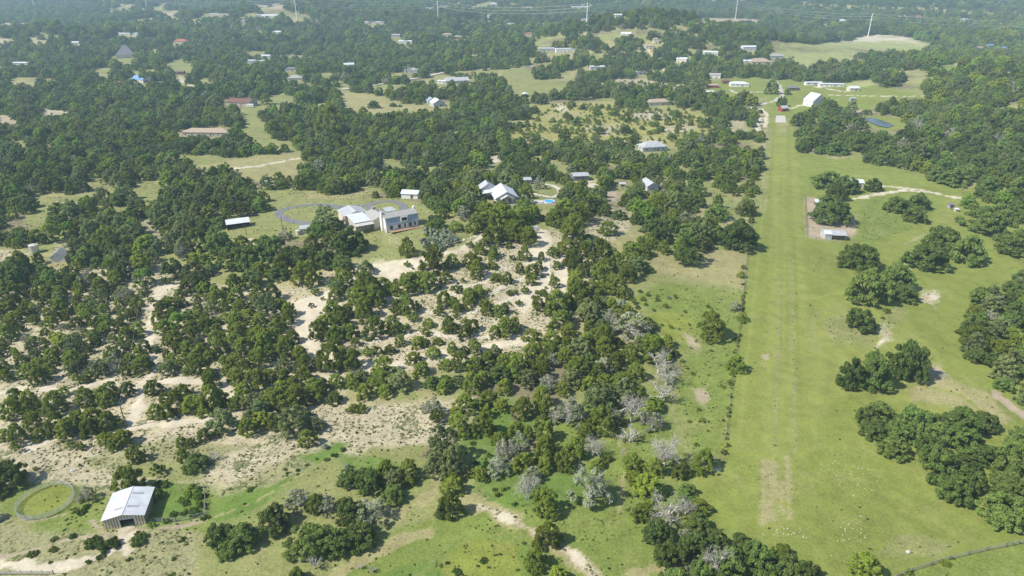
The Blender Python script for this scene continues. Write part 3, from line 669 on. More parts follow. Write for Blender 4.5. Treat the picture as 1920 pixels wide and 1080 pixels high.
# woods whose single trees cannot be told apart in the photograph: outline, spacing, sizes, mix
def mix(s): return [(p[0], float(p[1:])) for p in s.split()]
FILLS = [
    ('-300,545 330,545 330,700 250,715 180,725 60,720 -300,735', 3.9, (2.4, 6.6), mix('J.70 G.14 E.08 S.04 P.04')),
    ('300,545 545,550 552,640 600,690 655,715 640,742 430,735 330,715 296,680', 3.9, (3.4, 7.0), mix('J.82 G.10 E.05 P.03')),
    ('600,690 650,682 720,694 800,676 850,664 1000,640 1056,560 1130,520 1180,560 1215,620 1262,660 1268,705 1200,725 1090,750 960,740 820,740 680,750 650,745', 4.6, (4.5, 7.5), mix('J.70 G.18 P.06 O.06')),
    ('640,500 690,510 800,520 790,560 760,556 700,575 640,620 600,600 600,560', 4.6, (4.0, 6.5), mix('J.9 G.1')),
    ('900,440 1010,436 1005,455 985,465 905,465', 4.6, (4, 6.5), mix('J1')), ('1060,450 1215,440 1225,500 1180,520 1160,560 1075,560 1065,500', 5.4, (4, 7), mix('J.75 G.2 O.05')),
    ('1618,822 1650,792 1690,806 1890,826 2300,826 2300,960 1920,975 1850,985 1820,965 1780,955 1750,920 1740,885 1690,870 1650,850 1640,820', 4.9, (7, 10.5), mix('O.97 G.03')),
    ('1788,640 1822,600 1828,560 1870,545 1920,525 2300,480 2300,760 1920,765 1890,742 1860,720 1850,700 1815,672', 4.9, (5.5, 9), mix('O.52 G.28 P.08 J.12')),
    ('1230,1040 1290,1015 1420,1012 1500,1050 1570,1085 1560,1300 1200,1300', 5.4, (5, 8), mix('O.8 J.15 P.05')),
    ('1040,800 1130,740 1250,720 1260,760 1180,780 1140,820 1060,830', 5.6, (4, 6.5), mix('J.7 G.3')),
    ('1190,890 1270,880 1300,920 1290,1010 1230,1010 1200,960', 5.4, (4, 6), mix('J.6 O.4')),
    ('640,900 780,890 720,930 700,1000 640,1030', 5.2, (4.5, 7), mix('O.7 P.15 J.15')),
    ('1495,225 1500,213 1540,205 1595,207 1612,226 1625,242 1665,247 1690,252 1760,240 1830,228 2300,200 2300,352 1850,335 1795,352 1755,345 1735,320 1690,318 1640,300 1605,292 1590,285 1560,295 1520,288 1499,280', 7.5, (7.5, 12.5), mix('O.82 G.1 E.04 P.04')),
    ('1800,352 2300,352 2300,430 1930,440 1880,395 1830,380', 8.5, (8, 12), mix('O.8 G.1 E.1')),
    ('140,960 205,915 205,985 180,1000 150,985', 2.1, (1.2, 2.6), mix('W.8 S.2')), ('278,985 285,905 385,915 388,972', 2.4, (1.2, 2.8), mix('W.8 S.2')), ('860,830 1010,800 1090,870 1080,950 930,950', 3.0, (.8, 2.2), mix('W.9 S.1')), ('400,980 520,870 640,825 655,850 560,890', 3.4, (.8, 2.2), mix('W.95 S.05')), ('700,1080 860,1030 1010,1040 1010,1200 640,1200', 3.6, (.8, 2.0), mix('W.95 S.05')), ('0,1010 150,990 330,1000 400,1060 200,1075 0,1050', 4.5, (.8, 2.0), mix('W1')),
    ('1393,528 1401,530 1393,600 1384,660 1378,720 1364,835 1355,835 1366,730 1380,620', 1.1, (.7, 1.7), mix('W.7 S.3')),
    ('-400,1090 600,1090 600,1500 -400,1500', 13, (4, 7), mix('O.5 J.3 S.2')),
    ('-400,860 -20,860 -20,1080 -400,1080', 9, (4, 8), mix('O.6 J.4')),
    ('1560,1100 2400,1060 2400,1500 1560,1500', 22, (5, 9), mix('O.7 J.3')),
    ('-60,725 60,722 180,728 250,718 255,760 120,770 -60,790', 9, (1.2, 3.4), mix('S.8 J.2')),
    ('560,600 640,560 700,510 830,475 1010,470 1010,620 920,645 720,685 600,655', 6.5, (.7, 1.6), mix('S1')),
    ('1190,545 1385,555 1370,720 1355,850 1290,850 1275,700', 6.0, (.6, 1.7), mix('S.8 B.2')),
    ('945,252 985,236 1005,212 1060,193 1210,203 1300,206 1352,226 1340,262 1262,274 1150,279 960,274', 5.0, (1.2, 4.0), mix('S.62 J.1 E.28')), ('945,252 985,236 1005,212 1060,193 1210,203 1300,206 1352,226 1340,262 1262,274 1150,279 960,274', 15, (5, 9.5), mix('J.5 O.4 G.1')),
    ('1130,150 1280,160 1280,175 1130,166', 9, (2, 5), mix('J.6 S.4')), ('550,84 645,86 645,98 560,97', 12, (4, 8), mix('J.6 O.4')),
    ('1480,6 1620,10 1930,20 1930,62 1700,27 1480,16', 24, (7, 13), mix('J.6 O.4')),
    ('1190,330 1300,330 1400,350 1400,440 1190,440', 13, (3, 7), mix('J.5 O.4 S.1')), ('990,470 1060,450 1080,560 1000,580', 5, (1.0, 2.4), mix('S.9 J.1')),
    ('-60,880 420,905 560,880 480,840 250,850 -60,870', 9, (.5, 1.3), mix('S.7 B.3')), ('840,415 905,400 905,470 860,470', 6, (1, 3), mix('B.6 S.4')),
]
cell = {}
def put(x, y, w):
    cell.setdefault((int(x // 12), int(y // 12)), []).append((x, y, w))
def free(x, y, w, k=.36):
    a, b = int(x // 12), int(y // 12)
    for i in (a - 1, a, a + 1):
        for j in (b - 1, b, b + 1):
            for (u, v, s) in cell.get((i, j), ()):
                if (u - x) ** 2 + (v - y) ** 2 < (k * (w + s)) ** 2: return False
    return True
for k, x, y, z, w in ALL: put(x, y, w)
HOUSES = [
    ('corral_shed', 'tiny grey metal shed beside the round topped oak', 'shed', 1537, 386, 4.4, 3.4, 2.0, dict(rot=-8, roof='shed', pitch=.12, wall='brown', top='lightmetal', win=False)),
    ('pasture_house', 'pale flat roofed house half hidden behind the twin oaks', 'house', 1594, 352, 15, 8, 3.2, dict(rot=-8, roof='gable', pitch=.25, wall='white', top='lightmetal')),
    ('deer_blind', 'small dark box stand beside the pasture drive', 'hut', 1784, 391, 2.4, 2.2, 2.0, dict(roof='shed', pitch=.1, wall='bluegrey', top='darkroof', win=False)),
    ('feed_bin', 'small white bin under the bright green tree', 'bin', 1794, 397, 1.7, 1.5, 1.3, dict(roof='shed', pitch=.1, wall='cream', top='lightmetal', win=False, door=False)),
    ('grey_garage', 'grey open garage with a flat pale roof by the drive', 'garage', 1090, 339, 9.5, 8, 3, dict(rot=8, roof='gable', pitch=.14, wall='darkroof', top='metal', win=False)),
    ('grey_cottage', 'small grey cottage with gable and three dark windows', 'cottage', 1224, 358, 7, 11, 3, dict(rot=14, roof='gable', along='y', pitch=.55, wall='greywall', top='metal', door=False)),
    ('garden_shed', 'tiny weathered shed left of the grey cottage', 'shed', 1167, 351, 3.2, 2.6, 2, dict(roof='gable', pitch=.5, wall='stonewall', top='metal', win=False)),
    ('tin_shed', 'low tin shed behind the grey gabled house', 'shed', 988, 345, 5.5, 4, 2.4, dict(rot=10, roof='shed', pitch=.1, wall='stonewall', top='metal', win=False)),
    ('white_bungalow', 'white bungalow half hidden by oaks behind the big white house', 'house', 768, 373, 9, 6, 2.8, dict(rot=-10, roof='gable', pitch=.4, wall='white', top='lightmetal')),
    ('pump_shed', 'small pale shed beside a cream tank on the lawn', 'shed', 574, 438, 5, 3.6, 2.3, dict(rot=10, roof='shed', pitch=.08, wall='white', top='metal', win=False)),
    ('white_cabin', 'tiny white cabin with grey gable roof among junipers', 'cabin', 110, 492, 5.6, 5.6, 2.6, dict(rot=12, roof='gable', along='y', pitch=.7, wall='white', top='shingle', win=False, door=False)),
    ('tiled_villa', 'tan tiled villa with long wings on the yellow slope', 'house', 1238, 198, 24, 12, 3.2, dict(rot=12, roof='hip', pitch=.35, wall='cream', top='tanroof')),
    ('slate_house', 'grey hip roofed house in trees above the fence corner', 'house', 1228, 284, 19, 11, 3.2, dict(rot=14, roof='hip', pitch=.5, wall='greywall', top='metal')),
    ('brown_house', 'red brown roofed house with a swimming pool behind it', 'house', 447, 199, 24, 14, 3.4, dict(rot=-14, roof='gable', pitch=.42, wall='stonewall', top='brownroof')),
    ('long_house', 'long low house with tan roof peeping through oaks', 'house', 385, 256, 36, 11, 3.0, dict(rot=-4, roof='hip', pitch=.4, wall='stonewall', top='tanroof')),
    ('pyramid_house', 'tall grey pyramid roofed house standing on far slope', 'house', 236, 109, 26, 22, 4.5, dict(rot=20, roof='hip', pitch=1.15, wall='cream', top='darkroof')),
    ('blue_house', 'pale house with a bright blue metal roof', 'house', 258, 155, 17, 12, 3.6, dict(rot=-20, roof='gable', pitch=.6, wall='white', top='blueroof')),
    ('red_tiled_house', 'far house with bright red tiled roof among woods', 'house', 338, 82, 22, 12, 4, dict(roof='hip', pitch=.5, wall='cream', top='redroof')),
    ('russet_shed', 'small russet shed under trees by a pale drive', 'shed', 338, 140, 9, 6, 3, dict(roof='gable', pitch=.35, wall='brown', top='brownroof', win=False)),
    ('white_roofed_barn', 'white roofed barn at far edge left of pyramid house', 'barn', 38, 124, 20, 10, 4, dict(roof='gable', pitch=.2, wall='white', top='lightmetal')),
    ('tan_hill_house', 'tan hip roofed house on far ridge at frame edge', 'house', 12, 50, 24, 14, 4, dict(roof='hip', pitch=.5, wall='cream', top='tanroof')),
    ('ridge_house', 'pink tan house next to the hill house on ridge', 'house', 45, 48, 24, 12, 3.6, dict(roof='gable', pitch=.3, wall='cream', top='tanroof')),
    ('long_white_house', 'long white house glinting above the pyramid roofed house', 'house', 240, 67, 36, 10, 3.6, dict(roof='gable', pitch=.2, wall='white', top='lightmetal')),
    ('small_pale_house', 'small pale house on bare slope left of pyramid house', 'house', 142, 84, 14, 9, 3.4, dict(roof='gable', pitch=.3, wall='white', top='lightmetal')),
    ('bright_white_house', 'bright white flat house standing alone in far woods', 'house', 410, 30, 44, 16, 5, dict(roof='flat', wall='cream', top='lightmetal')),
    ('cream_far_house', 'cream two winged house far behind near the pylon', 'house', 505, 34, 34, 14, 5, dict(roof='gable', pitch=.3, wall='white', top='lightmetal')),
    ('low_far_house', 'low far house left of the cream winged house', 'house', 487, 32, 16, 10, 4, dict(roof='gable', pitch=.3, wall='cream', top='shingle')),
    ('valley_house', 'small white house far below the third pylon', 'house', 520, 64, 18, 10, 4, dict(roof='hip', pitch=.4, wall='white', top='lightmetal')),
    ('yellow_far_house', 'tiny yellow house in far woods', 'house', 455, 45, 10, 8, 6, dict(roof='gable', pitch=.4, wall='cream', top='tanroof')),
    ('road_barn', 'long grey barn beside the pale curving lane', 'barn', 480, 120, 24, 11, 4, dict(rot=-6, roof='gable', pitch=.25, wall='greywall', top='metal')),
    ('road_shed', 'white roofed shed just behind the long grey barn', 'shed', 498, 109, 13, 9, 3.4, dict(roof='gable', pitch=.25, wall='white', top='lightmetal')),
    ('hip_cottage', 'grey hip roofed bungalow with pale walls and dark windows', 'house', 553, 152, 17, 12, 3.3, dict(rot=4, roof='hip', pitch=.45, wall='cream', top='shingle')),
    ('grey_bungalow', 'smaller grey bungalow right behind the hip roofed bungalow', 'house', 545, 134, 14, 9, 3.2, dict(roof='hip', pitch=.4, wall='greywall', top='darkroof')),
    ('road_bungalow', 'grey hip roofed house left of the straight pale road', 'house', 770, 137, 17, 13, 3.4, dict(rot=-4, roof='hip', pitch=.4, wall='greywall', top='shingle')),
    ('chimney_house', 'long pale grey roofed house with chimney by straight road', 'house', 858, 157, 27, 13, 3.4, dict(rot=14, roof='gable', pitch=.45, wall='greywall', top='metal', chimney=9)),
    ('low_annex', 'low white annex left of the chimney house', 'house', 830, 157, 13, 8, 2.8, dict(rot=-14, roof='gable', pitch=.2, wall='white', top='lightmetal')),
    ('twin_gable_house', 'grey house with twin gables and white trim on slope', 'house', 824, 200, 12, 13, 3.4, dict(rot=24, roof='gable', along='y', pitch=.55, wall='greywall', top='lightmetal')),
    ('side_gable_house', 'dark roofed wing joined to the twin gabled house', 'house', 811, 194, 9, 9, 3, dict(rot=24, roof='gable', along='y', pitch=.5, wall='greywall', top='bluegrey')),
    ('gazebo', 'small white roofed gazebo alone on the open slope', 'gazebo', 984 - 0, 181, 6, 6, 2.4, dict(roof='hip', pitch=.5, wall='brown', top='lightmetal', win=False, door=False)),
    ('white_longhouse', 'low white long building left of tall fourth pylon', 'house', 702, 46, 42, 12, 5, dict(roof='gable', pitch=.15, wall='cream', top='lightmetal')),
    ('wood_house', 'grey house in wood right of pale hill track', 'house', 742, 70, 16, 10, 4, dict(roof='gable', pitch=.35, wall='greywall', top='shingle')),
    ('pale_roof_house', 'pale roofed house in woods behind the straight road', 'house', 760, 82, 24, 11, 4, dict(roof='gable', pitch=.25, wall='white', top='lightmetal')),
    ('tan_roof_cottage', 'tan roofed cottage far behind the fourth pylon', 'house', 838, 69, 20, 11, 4, dict(roof='hip', pitch=.4, wall='cream', top='tanroof')),
    ('dim_house', 'brown house between the tan cottage and orange roof', 'house', 865, 73, 24, 10, 4, dict(roof='gable', pitch=.3, wall='brown', top='shingle')),
    ('orange_roof_house', 'far house with orange tiled roof in dark woods', 'house', 990, 67, 18, 10, 4, dict(roof='hip', pitch=.4, wall='cream', top='redroof')),
    ('silo_house', 'tall pale water tower like house in hazy woods', 'house', 917, 36, 9, 8, 10, dict(roof='hip', pitch=.4, wall='white', top='tanroof')),
    ('far_shed', 'low white shed in haze right of pale tower', 'shed', 961, 48, 22, 9, 4, dict(roof='gable', pitch=.2, wall='cream', top='lightmetal')),
    ('pylon_house', 'white house right beside the foot of fifth pylon', 'house', 1096, 42, 18, 10, 6, dict(roof='hip', pitch=.4, wall='white', top='tanroof')),
    ('hazy_school', 'cream blocks of a hazy large building by fourth pylon', 'building', 810, 20, 40, 16, 8, dict(roof='flat', wall='cream', top='tanroof')),
    ('hazy_block', 'pale low block right of hazy cream building', 'building', 832, 15, 22, 12, 5, dict(roof='flat', wall='cream', top='lightmetal')),
    ('hazy_villa', 'white villa in haze above the pale tower', 'house', 925, 11, 22, 12, 6, dict(roof='hip', pitch=.4, wall='cream', top='lightmetal')),
    ('hazy_hall', 'wide tan hall in haze above low white shed', 'building', 987, 18, 34, 14, 6, dict(roof='gable', pitch=.2, wall='cream', top='tanroof')),
    ('hazy_row', 'long white row of sheds far off beyond fifth pylon', 'building', 1088, 16, 50, 12, 5, dict(roof='gable', pitch=.15, wall='cream', top='lightmetal')),
    ('hazy_cabin', 'tiny white cabin in haze right of fifth pylon', 'house', 1159, 33, 12, 8, 4, dict(roof='gable', pitch=.3, wall='cream', top='lightmetal')),
    ('hilltop_house', 'white house on crown of wooded hill', 'house', 1173, 70, 15, 9, 5, dict(rot=-20, roof='gable', pitch=.4, wall='cream', top='lightmetal')),
    ('hill_villa', 'tan villa on the hill where the pale lane climbs', 'house', 1218, 92, 12, 9, 4, dict(roof='hip', pitch=.4, wall='cream', top='tanroof')),
    ('hill_tower', 'slim tan roofed house top of the hill lane', 'house', 1230, 82, 8, 7, 6, dict(roof='hip', pitch=.6, wall='cream', top='tanroof')),
    ('terrace_villa', 'white flat roofed villa in woods below wooded hill', 'house', 1062, 98, 30, 12, 4.5, dict(rot=6, roof='flat', wall='white', top='lightmetal')),
    ('terrace_annex', 'grey roofed annex left of the white flat villa', 'house', 1025, 97, 22, 11, 4, dict(roof='gable', pitch=.3, wall='greywall', top='shingle')),
    ('mid_barn', 'pale metal barn in woods above the yellow slope', 'barn', 1120, 131, 19, 9, 4, dict(rot=4, roof='gable', pitch=.2, wall='greywall', top='lightmetal')),
    ('mid_shed', 'small blue grey shed in trees left of hill lane', 'shed', 1200, 140, 10, 7, 3, dict(roof='gable', pitch=.3, wall='bluegrey', top='metal', win=False)),
    ('edge_house', 'white house at foot of pale hill lane', 'house', 1277, 118, 14, 9, 5, dict(rot=-30, roof='gable', pitch=.4, wall='cream', top='lightmetal')),
    ('low_white_house', 'small white house left below the gazebo slope', 'house', 655, 126, 14, 9, 3.4, dict(rot=20, roof='gable', pitch=.4, wall='white', top='lightmetal')),
    ('two_storey_house', 'white two storey house with steep pale roof on lawn', 'house', 1535, 200, 15, 13, 5.4, dict(rot=18, roof='gable', along='y', pitch=.8, wall='white', top='lightmetal')),
    ('lawn_shed', 'tiny grey shed on lawn right of white two storey house', 'shed', 1599, 189, 4.6, 3.6, 2.4, dict(roof='gable', pitch=.4, wall='bluegrey', top='metal', win=False)),
    ('red_barn', 'small red barn with grey gable roof near runway end', 'barn', 1472, 209, 7, 6, 3, dict(rot=20, roof='gable', pitch=.6, wall='redwall', top='metal', win=False)),
    ('village_house', 'pale grey house with white porch on village lawn', 'house', 1387, 163, 20, 11, 3.2, dict(rot=-6, roof='hip', pitch=.35, wall='white', top='lightmetal')),
    ('red_cabin', 'low red cabin left of the village lawn', 'cabin', 1338, 165, 11, 7, 2.8, dict(roof='gable', pitch=.3, wall='redwall', top='tanroof', win=False)),
    ('red_shed', 'red shed with white roof at near edge of village', 'shed', 1331, 177, 10, 6, 2.6, dict(rot=4, roof='gable', pitch=.3, wall='redwall', top='lightmetal', win=False)),
    ('brown_cottage', 'brown cottage behind the grey village house', 'cottage', 1362, 157, 8, 7, 2.8, dict(roof='gable', pitch=.4, wall='brown', top='brownroof')),
    ('white_chapel', 'white house at wood edge above the red cabin', 'house', 1340, 147, 13, 9, 4, dict(rot=-14, roof='gable', pitch=.35, wall='white', top='shingle')),
    ('dark_roof_cottage', 'dark roofed cottage right of the village lane', 'cottage', 1489, 170, 11, 8, 2.8, dict(roof='hip', pitch=.5, wall='brown', top='darkroof')),
    ('mobile_home', 'white mobile home along the far village lawn', 'mobile home', 1526, 160, 18, 6, 3, dict(roof='gable', pitch=.2, wall='white', top='lightmetal')),
    ('long_mobile_home', 'longest white mobile home right of the first one', 'mobile home', 1559, 163, 26, 6, 3, dict(rot=-6, roof='gable', pitch=.2, wall='white', top='lightmetal')),
    ('end_cottage', 'small pale cottage at the end of mobile homes', 'cottage', 1602, 171, 10, 8, 3, dict(roof='gable', pitch=.4, wall='cream', top='lightmetal')),
    ('orange_villa', 'villa with broad orange tan roof above village', 'house', 1427, 122, 28, 16, 4, dict(roof='hip', pitch=.5, wall='cream', top='tanroof')),
    ('white_garage', 'white garage left of the orange tan villa', 'garage', 1404, 121, 13, 9, 4.5, dict(roof='gable', pitch=.3, wall='cream', top='lightmetal')),
    ('white_row_house', 'white row house in woods above orange tan villa', 'house', 1405, 95, 20, 10, 5, dict(rot=8, roof='gable', pitch=.3, wall='white', top='lightmetal')),
    ('field_edge_house', 'grey house at edge of the nearer pale field', 'house', 1457, 110, 18, 11, 3.6, dict(roof='gable', pitch=.35, wall='greywall', top='shingle')),
    ('wood_edge_house', 'white house in woods left of white row house', 'house', 1332, 104, 20, 10, 4, dict(rot=-10, roof='gable', pitch=.3, wall='white', top='lightmetal')),
    ('left_wood_house', 'pale house in woods near the frame middle above village', 'house', 1284, 117, 12, 9, 3.6, dict(roof='gable', pitch=.3, wall='white', top='lightmetal')),
    ('blue_tarp_house', 'tan house under a bright blue roof on right hillside', 'house', 1854, 89, 16, 9, 3.6, dict(roof='gable', pitch=.3, wall='cream', top='blueroof')),
    ('blue_shed', 'blue roofed shed right of the other blue roof', 'shed', 1883, 93, 12, 8, 3.2, dict(rot=20, roof='gable', pitch=.3, wall='white', top='blueroof', win=False)),
    ('tan_cliff_house', 'tan house left of blue roofs on right hillside', 'house', 1838, 94, 11, 8, 4, dict(roof='gable', pitch=.3, wall='cream', top='tanroof')),
    ('far_red_roof', 'far long house with red roof on hazy right hill', 'house', 1717, 35, 32, 12, 5, dict(roof='hip', pitch=.4, wall='cream', top='redroof')),
    ('far_tan_house', 'hazy tan house left of far red roofed house', 'house', 1692, 35, 26, 12, 5, dict(roof='hip', pitch=.4, wall='cream', top='tanroof')),
    ('far_white_house', 'white house with pitched roof beyond the pale field', 'house', 1579, 43, 18, 11, 5, dict(roof='hip', pitch=.5, wall='white', top='lightmetal')),
    ('far_white_shed', 'white shed right of the house beyond pale field', 'shed', 1606, 45, 12, 8, 4, dict(roof='gable', pitch=.3, wall='cream', top='lightmetal')),
    ('hazy_white_house', 'lone white house on the hazy hill at right', 'house', 1808, 40, 18, 10, 5, dict(roof='gable', pitch=.3, wall='white', top='lightmetal')),
    ('gully_cabin', 'low pale cabin beside dirt road beyond pale field', 'cabin', 1545, 44, 14, 8, 3.6, dict(roof='gable', pitch=.3, wall='cream', top='tanroof')),
]
VIEW = []                                                        # boxes of the photograph in which a building shows: no wood in front of it
for _, _, _, px, py, w, _, h, _ in HOUSES:
    dd = ground(px, py)[3]; q = FPX / dd; VIEW.append((px - .5 * w * q, py - (h * .9) * q, px + .5 * w * q, py - (.3 if dd < 500 else .6 if dd < 700 else .75) * h * q, dd))
for a, b, c_, e in ((640, 383, 783, 425), (905, 335, 972, 372), (1000, 352, 1045, 385), (428, 412, 463, 424), (552, 425, 592, 438), (58, 462, 72, 473), (100, 478, 118, 490), (1530, 425, 1600, 448), (700, 150, 760, 160), (770, 140, 900, 150),
                  (850, 127, 990, 133), (1608, 219, 1680, 242), (1400, 190, 1440, 243), (472, 186, 492, 191), (463, 195, 478, 201), (1454, 215, 1476, 230), (920, 296, 942, 303), (80, 205, 130, 214), (1560, 176, 1735, 182), (1215, 92, 1246, 132), (1450, 78, 1740, 93), (1500, 100, 1630, 110)):
    VIEW.append((a, b, c_, e, ground((a + c_) / 2, e)[3]))
def hides(x, y, z, w, k):
    """does a plant there stand in front of something the photograph shows"""
    hh = np.array([KIND[q][5] for q in k]) * w
    bx, by, dd = project(x, y, z); _, ty, _ = project(x, y, z + hh); hw = .36 * w * FPX / dd
    m = np.zeros(x.shape, bool)
    for a, b, c_, e, d0 in VIEW: m |= (bx + hw > a) & (bx - hw < c_) & (dd < d0 + 4) & (ty < e) & (by > b)
    return m
# buildings, pools and drives keep trees away: pixel, radius in metres, filled in below
KEEP = [(235, 960, 9), (720, 410, 22), (705, 395, 16), (930, 355, 12), (1030, 378, 8), (1090, 332, 8), (1220, 347, 8), (445, 415, 8), (570, 432, 6), (109, 483, 7), (65, 467, 4), (86, 938, 7), (1005, 430, 3),
        (1230, 275, 13), (1238, 190, 14), (385, 250, 24), (447, 190, 15), (470, 197, 8), (235, 104, 16), (257, 150, 13), (338, 78, 11), (553, 146, 12), (770, 132, 12), (857, 152, 22), (822, 192, 14), (1535, 195, 16), (1655, 233, 16), (1625, 226, 10)]
KP = unproject([k[0] for k in KEEP], [k[1] for k in KEEP])
KPX, KPY, KPR = KP[0], KP[1], np.array([k[2] for k in KEEP])
def kept(x, y, w=0):
    m = np.zeros(x.shape, bool)
    for a, b, r in zip(KPX, KPY, KPR): m |= np.hypot(x - a, y - b) < r + .3 * w
    return m

def jitter(x0, x1, y0, y1, s, r):
    a, b = np.meshgrid(np.arange(x0, x1, s), np.arange(y0, y1, s))
    a, b = a.ravel(), b.ravel()
    return a + r.uniform(-.48, .48, a.size) * s, b + r.uniform(-.48, .48, a.size) * s
def pick(mx, n, r):
    ks, ps = zip(*mx); ps = np.array(ps); return r.choice(np.array(ks), n, p=ps / ps.sum())

for i, (P, s, (w0, w1), mx) in enumerate(FILLS):
    P = pts(P); r = np.random.default_rng(500 + i)
    ux, uy, uz, ud = unproject([p[0] for p in P], [max(p[1], 4) for p in P])
    x, y = jitter(ux.min() - 6, ux.max() + 6, uy.min() - 8, uy.max() + 8, s, r)
    z = H(x, y); px, py, dep = project(x, y, z)
    m = inpoly(px, py, P); x, y, z = x[m], y[m], z[m]
    ks = pick(mx, len(x), r); w = r.uniform(w0, w1, len(x)) * np.where(r.uniform(size=len(x)) < .2, 1.2, 1)
    _, _, _, cl = cover_at(x, y, 0) if len(x) else (0, 0, 0, np.zeros(0))
    if mx[0][0] in 'SW' and len(x):                        # scrub grows in patches
        keep = r.uniform(size=len(x)) < np.clip((.6 * lattice_noise(x, y, 13, 71) + .4 * lattice_noise(x, y, 5, 72) - .36) * 5, .04, 1)
        x, y, z, ks, w, cl = x[keep], y[keep], z[keep], ks[keep], w[keep], cl[keep]
    bad = kept(x, y, w) | ((cl == 1) & (w > 2.2)) | hides(x, y, z, w, ks)
    hr_ = np.array([KIND[q][5] for q in ks])
    for shrink in (1, .72, .72, 0):                      # a plant that would lean over a track is a smaller one
        if not len(x): break
        tx, ty, _ = project(x, y, z + .75 * hr_ * w); over = np.zeros(len(x), bool)
        for c_, q, P_ in COVER:
            if q == 1 and c_ in ('calpure', 'cal', 'gravel'): over |= inpoly(tx, ty, P_) & (w > 2.0)
        if shrink: w = np.where(over & (shrink < 1), w * shrink, w)
        else: bad |= over
    for j in range(len(x)):
        if not bad[j] and free(x[j], y[j], w[j], .33):
            ALL.append((ks[j], x[j], y[j], z[j], w[j])); put(x[j], y[j], w[j])

# the wooded country beyond, thinning into meadows
r = np.random.default_rng(77)
for y0, y1, s, w0, w1, bias in ((235, 640, 6.4, 5.2, 9.8, .0), (640, 1250, 9.4, 7.5, 13.0, .0), (1250, 2300, 13.5, 12, 20, .0), (2300, 5200, 26, 20, 34, .0)):
    x, y = jitter(-.95 * y1 - 60, .95 * y1 + 60, y0, y1, s, r)
    m = np.abs(x) < .92 * y + 60; x, y = x[m], y[m]
    z = H(x, y); px, py, dep = project(x, y, z)
    a = .45 * lattice_noise(x, y, 48 + .03 * y0, 31) + .55 * lattice_noise(x, y, 12 + .018 * y0, 32)
    _, _, _, cl = cover_at(x, y, 0)
    m = ~inpoly(px, py, HAND) & (cl == 0) & (a < (.69 if y0 < 640 else .64)) & ~kept(x, y, 3) & (px > -700) & (px < 2600)
    x, y, z, px, py = x[m], y[m], z[m], px[m], py[m]
    n = len(x)
    right = px > 1440
    ks = np.where(right & (px > 1700) & (py < 345), pick(mix('O.35 J.1 G.25 E.28 P.02'), n, r), np.where(right, pick(mix('O.66 J.06 G.19 E.07 P.02'), n, r), pick(mix('J.42 O.30 G.18 E.08 P.02'), n, r)))
    oakish = (lattice_noise(x, y, 90, 55) > .5) & (ks == 'J') & (y > 420) & (r.uniform(size=n) < .6); ks[oakish] = 'O'
    w = r.uniform(w0, w1, n) * np.where(np.isin(ks, ['O', 'E', 'G']), 1.1, .9)
    near = y0 < 640
    mx_, my_, _ = project(x, y, z + .45 * w)
    inside = hides(x, y, z, w, ks)
    for c_, q, P in COVER:
        if q == 1: inside |= inpoly(mx_, my_, P)
    for j in range(n):
        if not inside[j] and (not near or free(x[j], y[j], w[j], .36)):
            ALL.append((ks[j], x[j], y[j], z[j], w[j]))

# ---------------------------------------------------------------- which plants are single things, which masses
AK = np.array([t[0] for t in ALL]); AX, AY, AZ, AW = (np.array([t[i] for t in ALL]) for i in range(1, 5))
APX, APY, AD = project(AX, AY, AZ + .4 * AW)
BPX, BPY, _ = project(AX, AY, AZ)
WPX = AW * FPX / AD
vis = (APX > -WPX * .3) & (APX < 1920 + WPX * .3) & (APY > -5) & (APY < 1080 + WPX * .25)
single = np.zeros(len(AK), bool)
for k in KIND:
    c = np.where((AK == k) & vis & (WPX > 7))[0]
    c = c[np.argsort(-WPX[c])][:300]
    single[c] = True

LAND = [('the metal barn', 235, 955), ('the round pen', 87, 938), ('the sandy track pole', 236, 795), ('the grey rail fence', 50, 1068), ('the fenced weedy yard', 350, 940),
        ('the stony meadow', 735, 795), ('the sandy track bend', 575, 640), ('the big white house', 735, 420), ('the satellite dish', 1005, 430), ('the biggest dead oak', 1248, 858), ('the tall bare tree', 1235, 695),
        ('the open barn', 1557, 437), ('the small corral shed', 1535, 378), ('the pasture driveway fork', 1690, 357), ('the brush pile', 1753, 702), ('the lower creek washout', 1655, 635), ('the upper creek washout', 1745, 556),
        ('the wire fence corner', 1361, 820), ('the pond', 1655, 233), ('the concrete pad', 1463, 223), ('the red shed', 1472, 207), ('the grey garage', 1090, 333), ('the grey cottage', 1220, 350), ('the round pool', 1030, 378),
        ('the grey gabled house', 940, 360), ('the dark carport', 445, 418), ('the cylindrical water tank', 65, 467), ('the tiny white cabin', 109, 484), ('the pump shed', 572, 434), ('the hay clearing', 490, 315), ('the tan roofed villa', 1238, 192),
        ('the brown roofed house', 445, 192), ('the long low house', 385, 250), ('the mown hay patch', 1310, 500), ('the dish track', 1026, 520), ('the lower sandy bend', 730, 688), ('the eastern sandy bend', 1000, 632), ('the stony meadow gate', 600, 755),
        ('the worn meadow track', 1010, 1005), ('the white rock row', 1460, 997), ('the boulder', 1703, 1033), ('the dirt mound', 1440, 668), ('the white two storey house', 1535, 195), ('the forked power pole', 339, 435)]
LX, LY = np.array([l[1] for l in LAND]), np.array([l[2] for l in LAND])
DESC = {'J': 'dark juniper', 'O': 'live oak', 'E': 'bright green tree', 'G': 'grey green elm', 'P': 'silvery twiggy oak', 'D': 'bare dead tree', 'S': 'small juniper bush', 'B': 'blue grey sage bush', 'W': 'low weed mound'}
PLUR = {'J': 'dark junipers', 'O': 'live oaks', 'E': 'bright green trees', 'G': 'grey green elms', 'P': 'silvery twiggy oaks', 'D': 'bare dead trees', 'S': 'small juniper bushes', 'B': 'blue grey sage bushes', 'W': 'low weed mounds'}
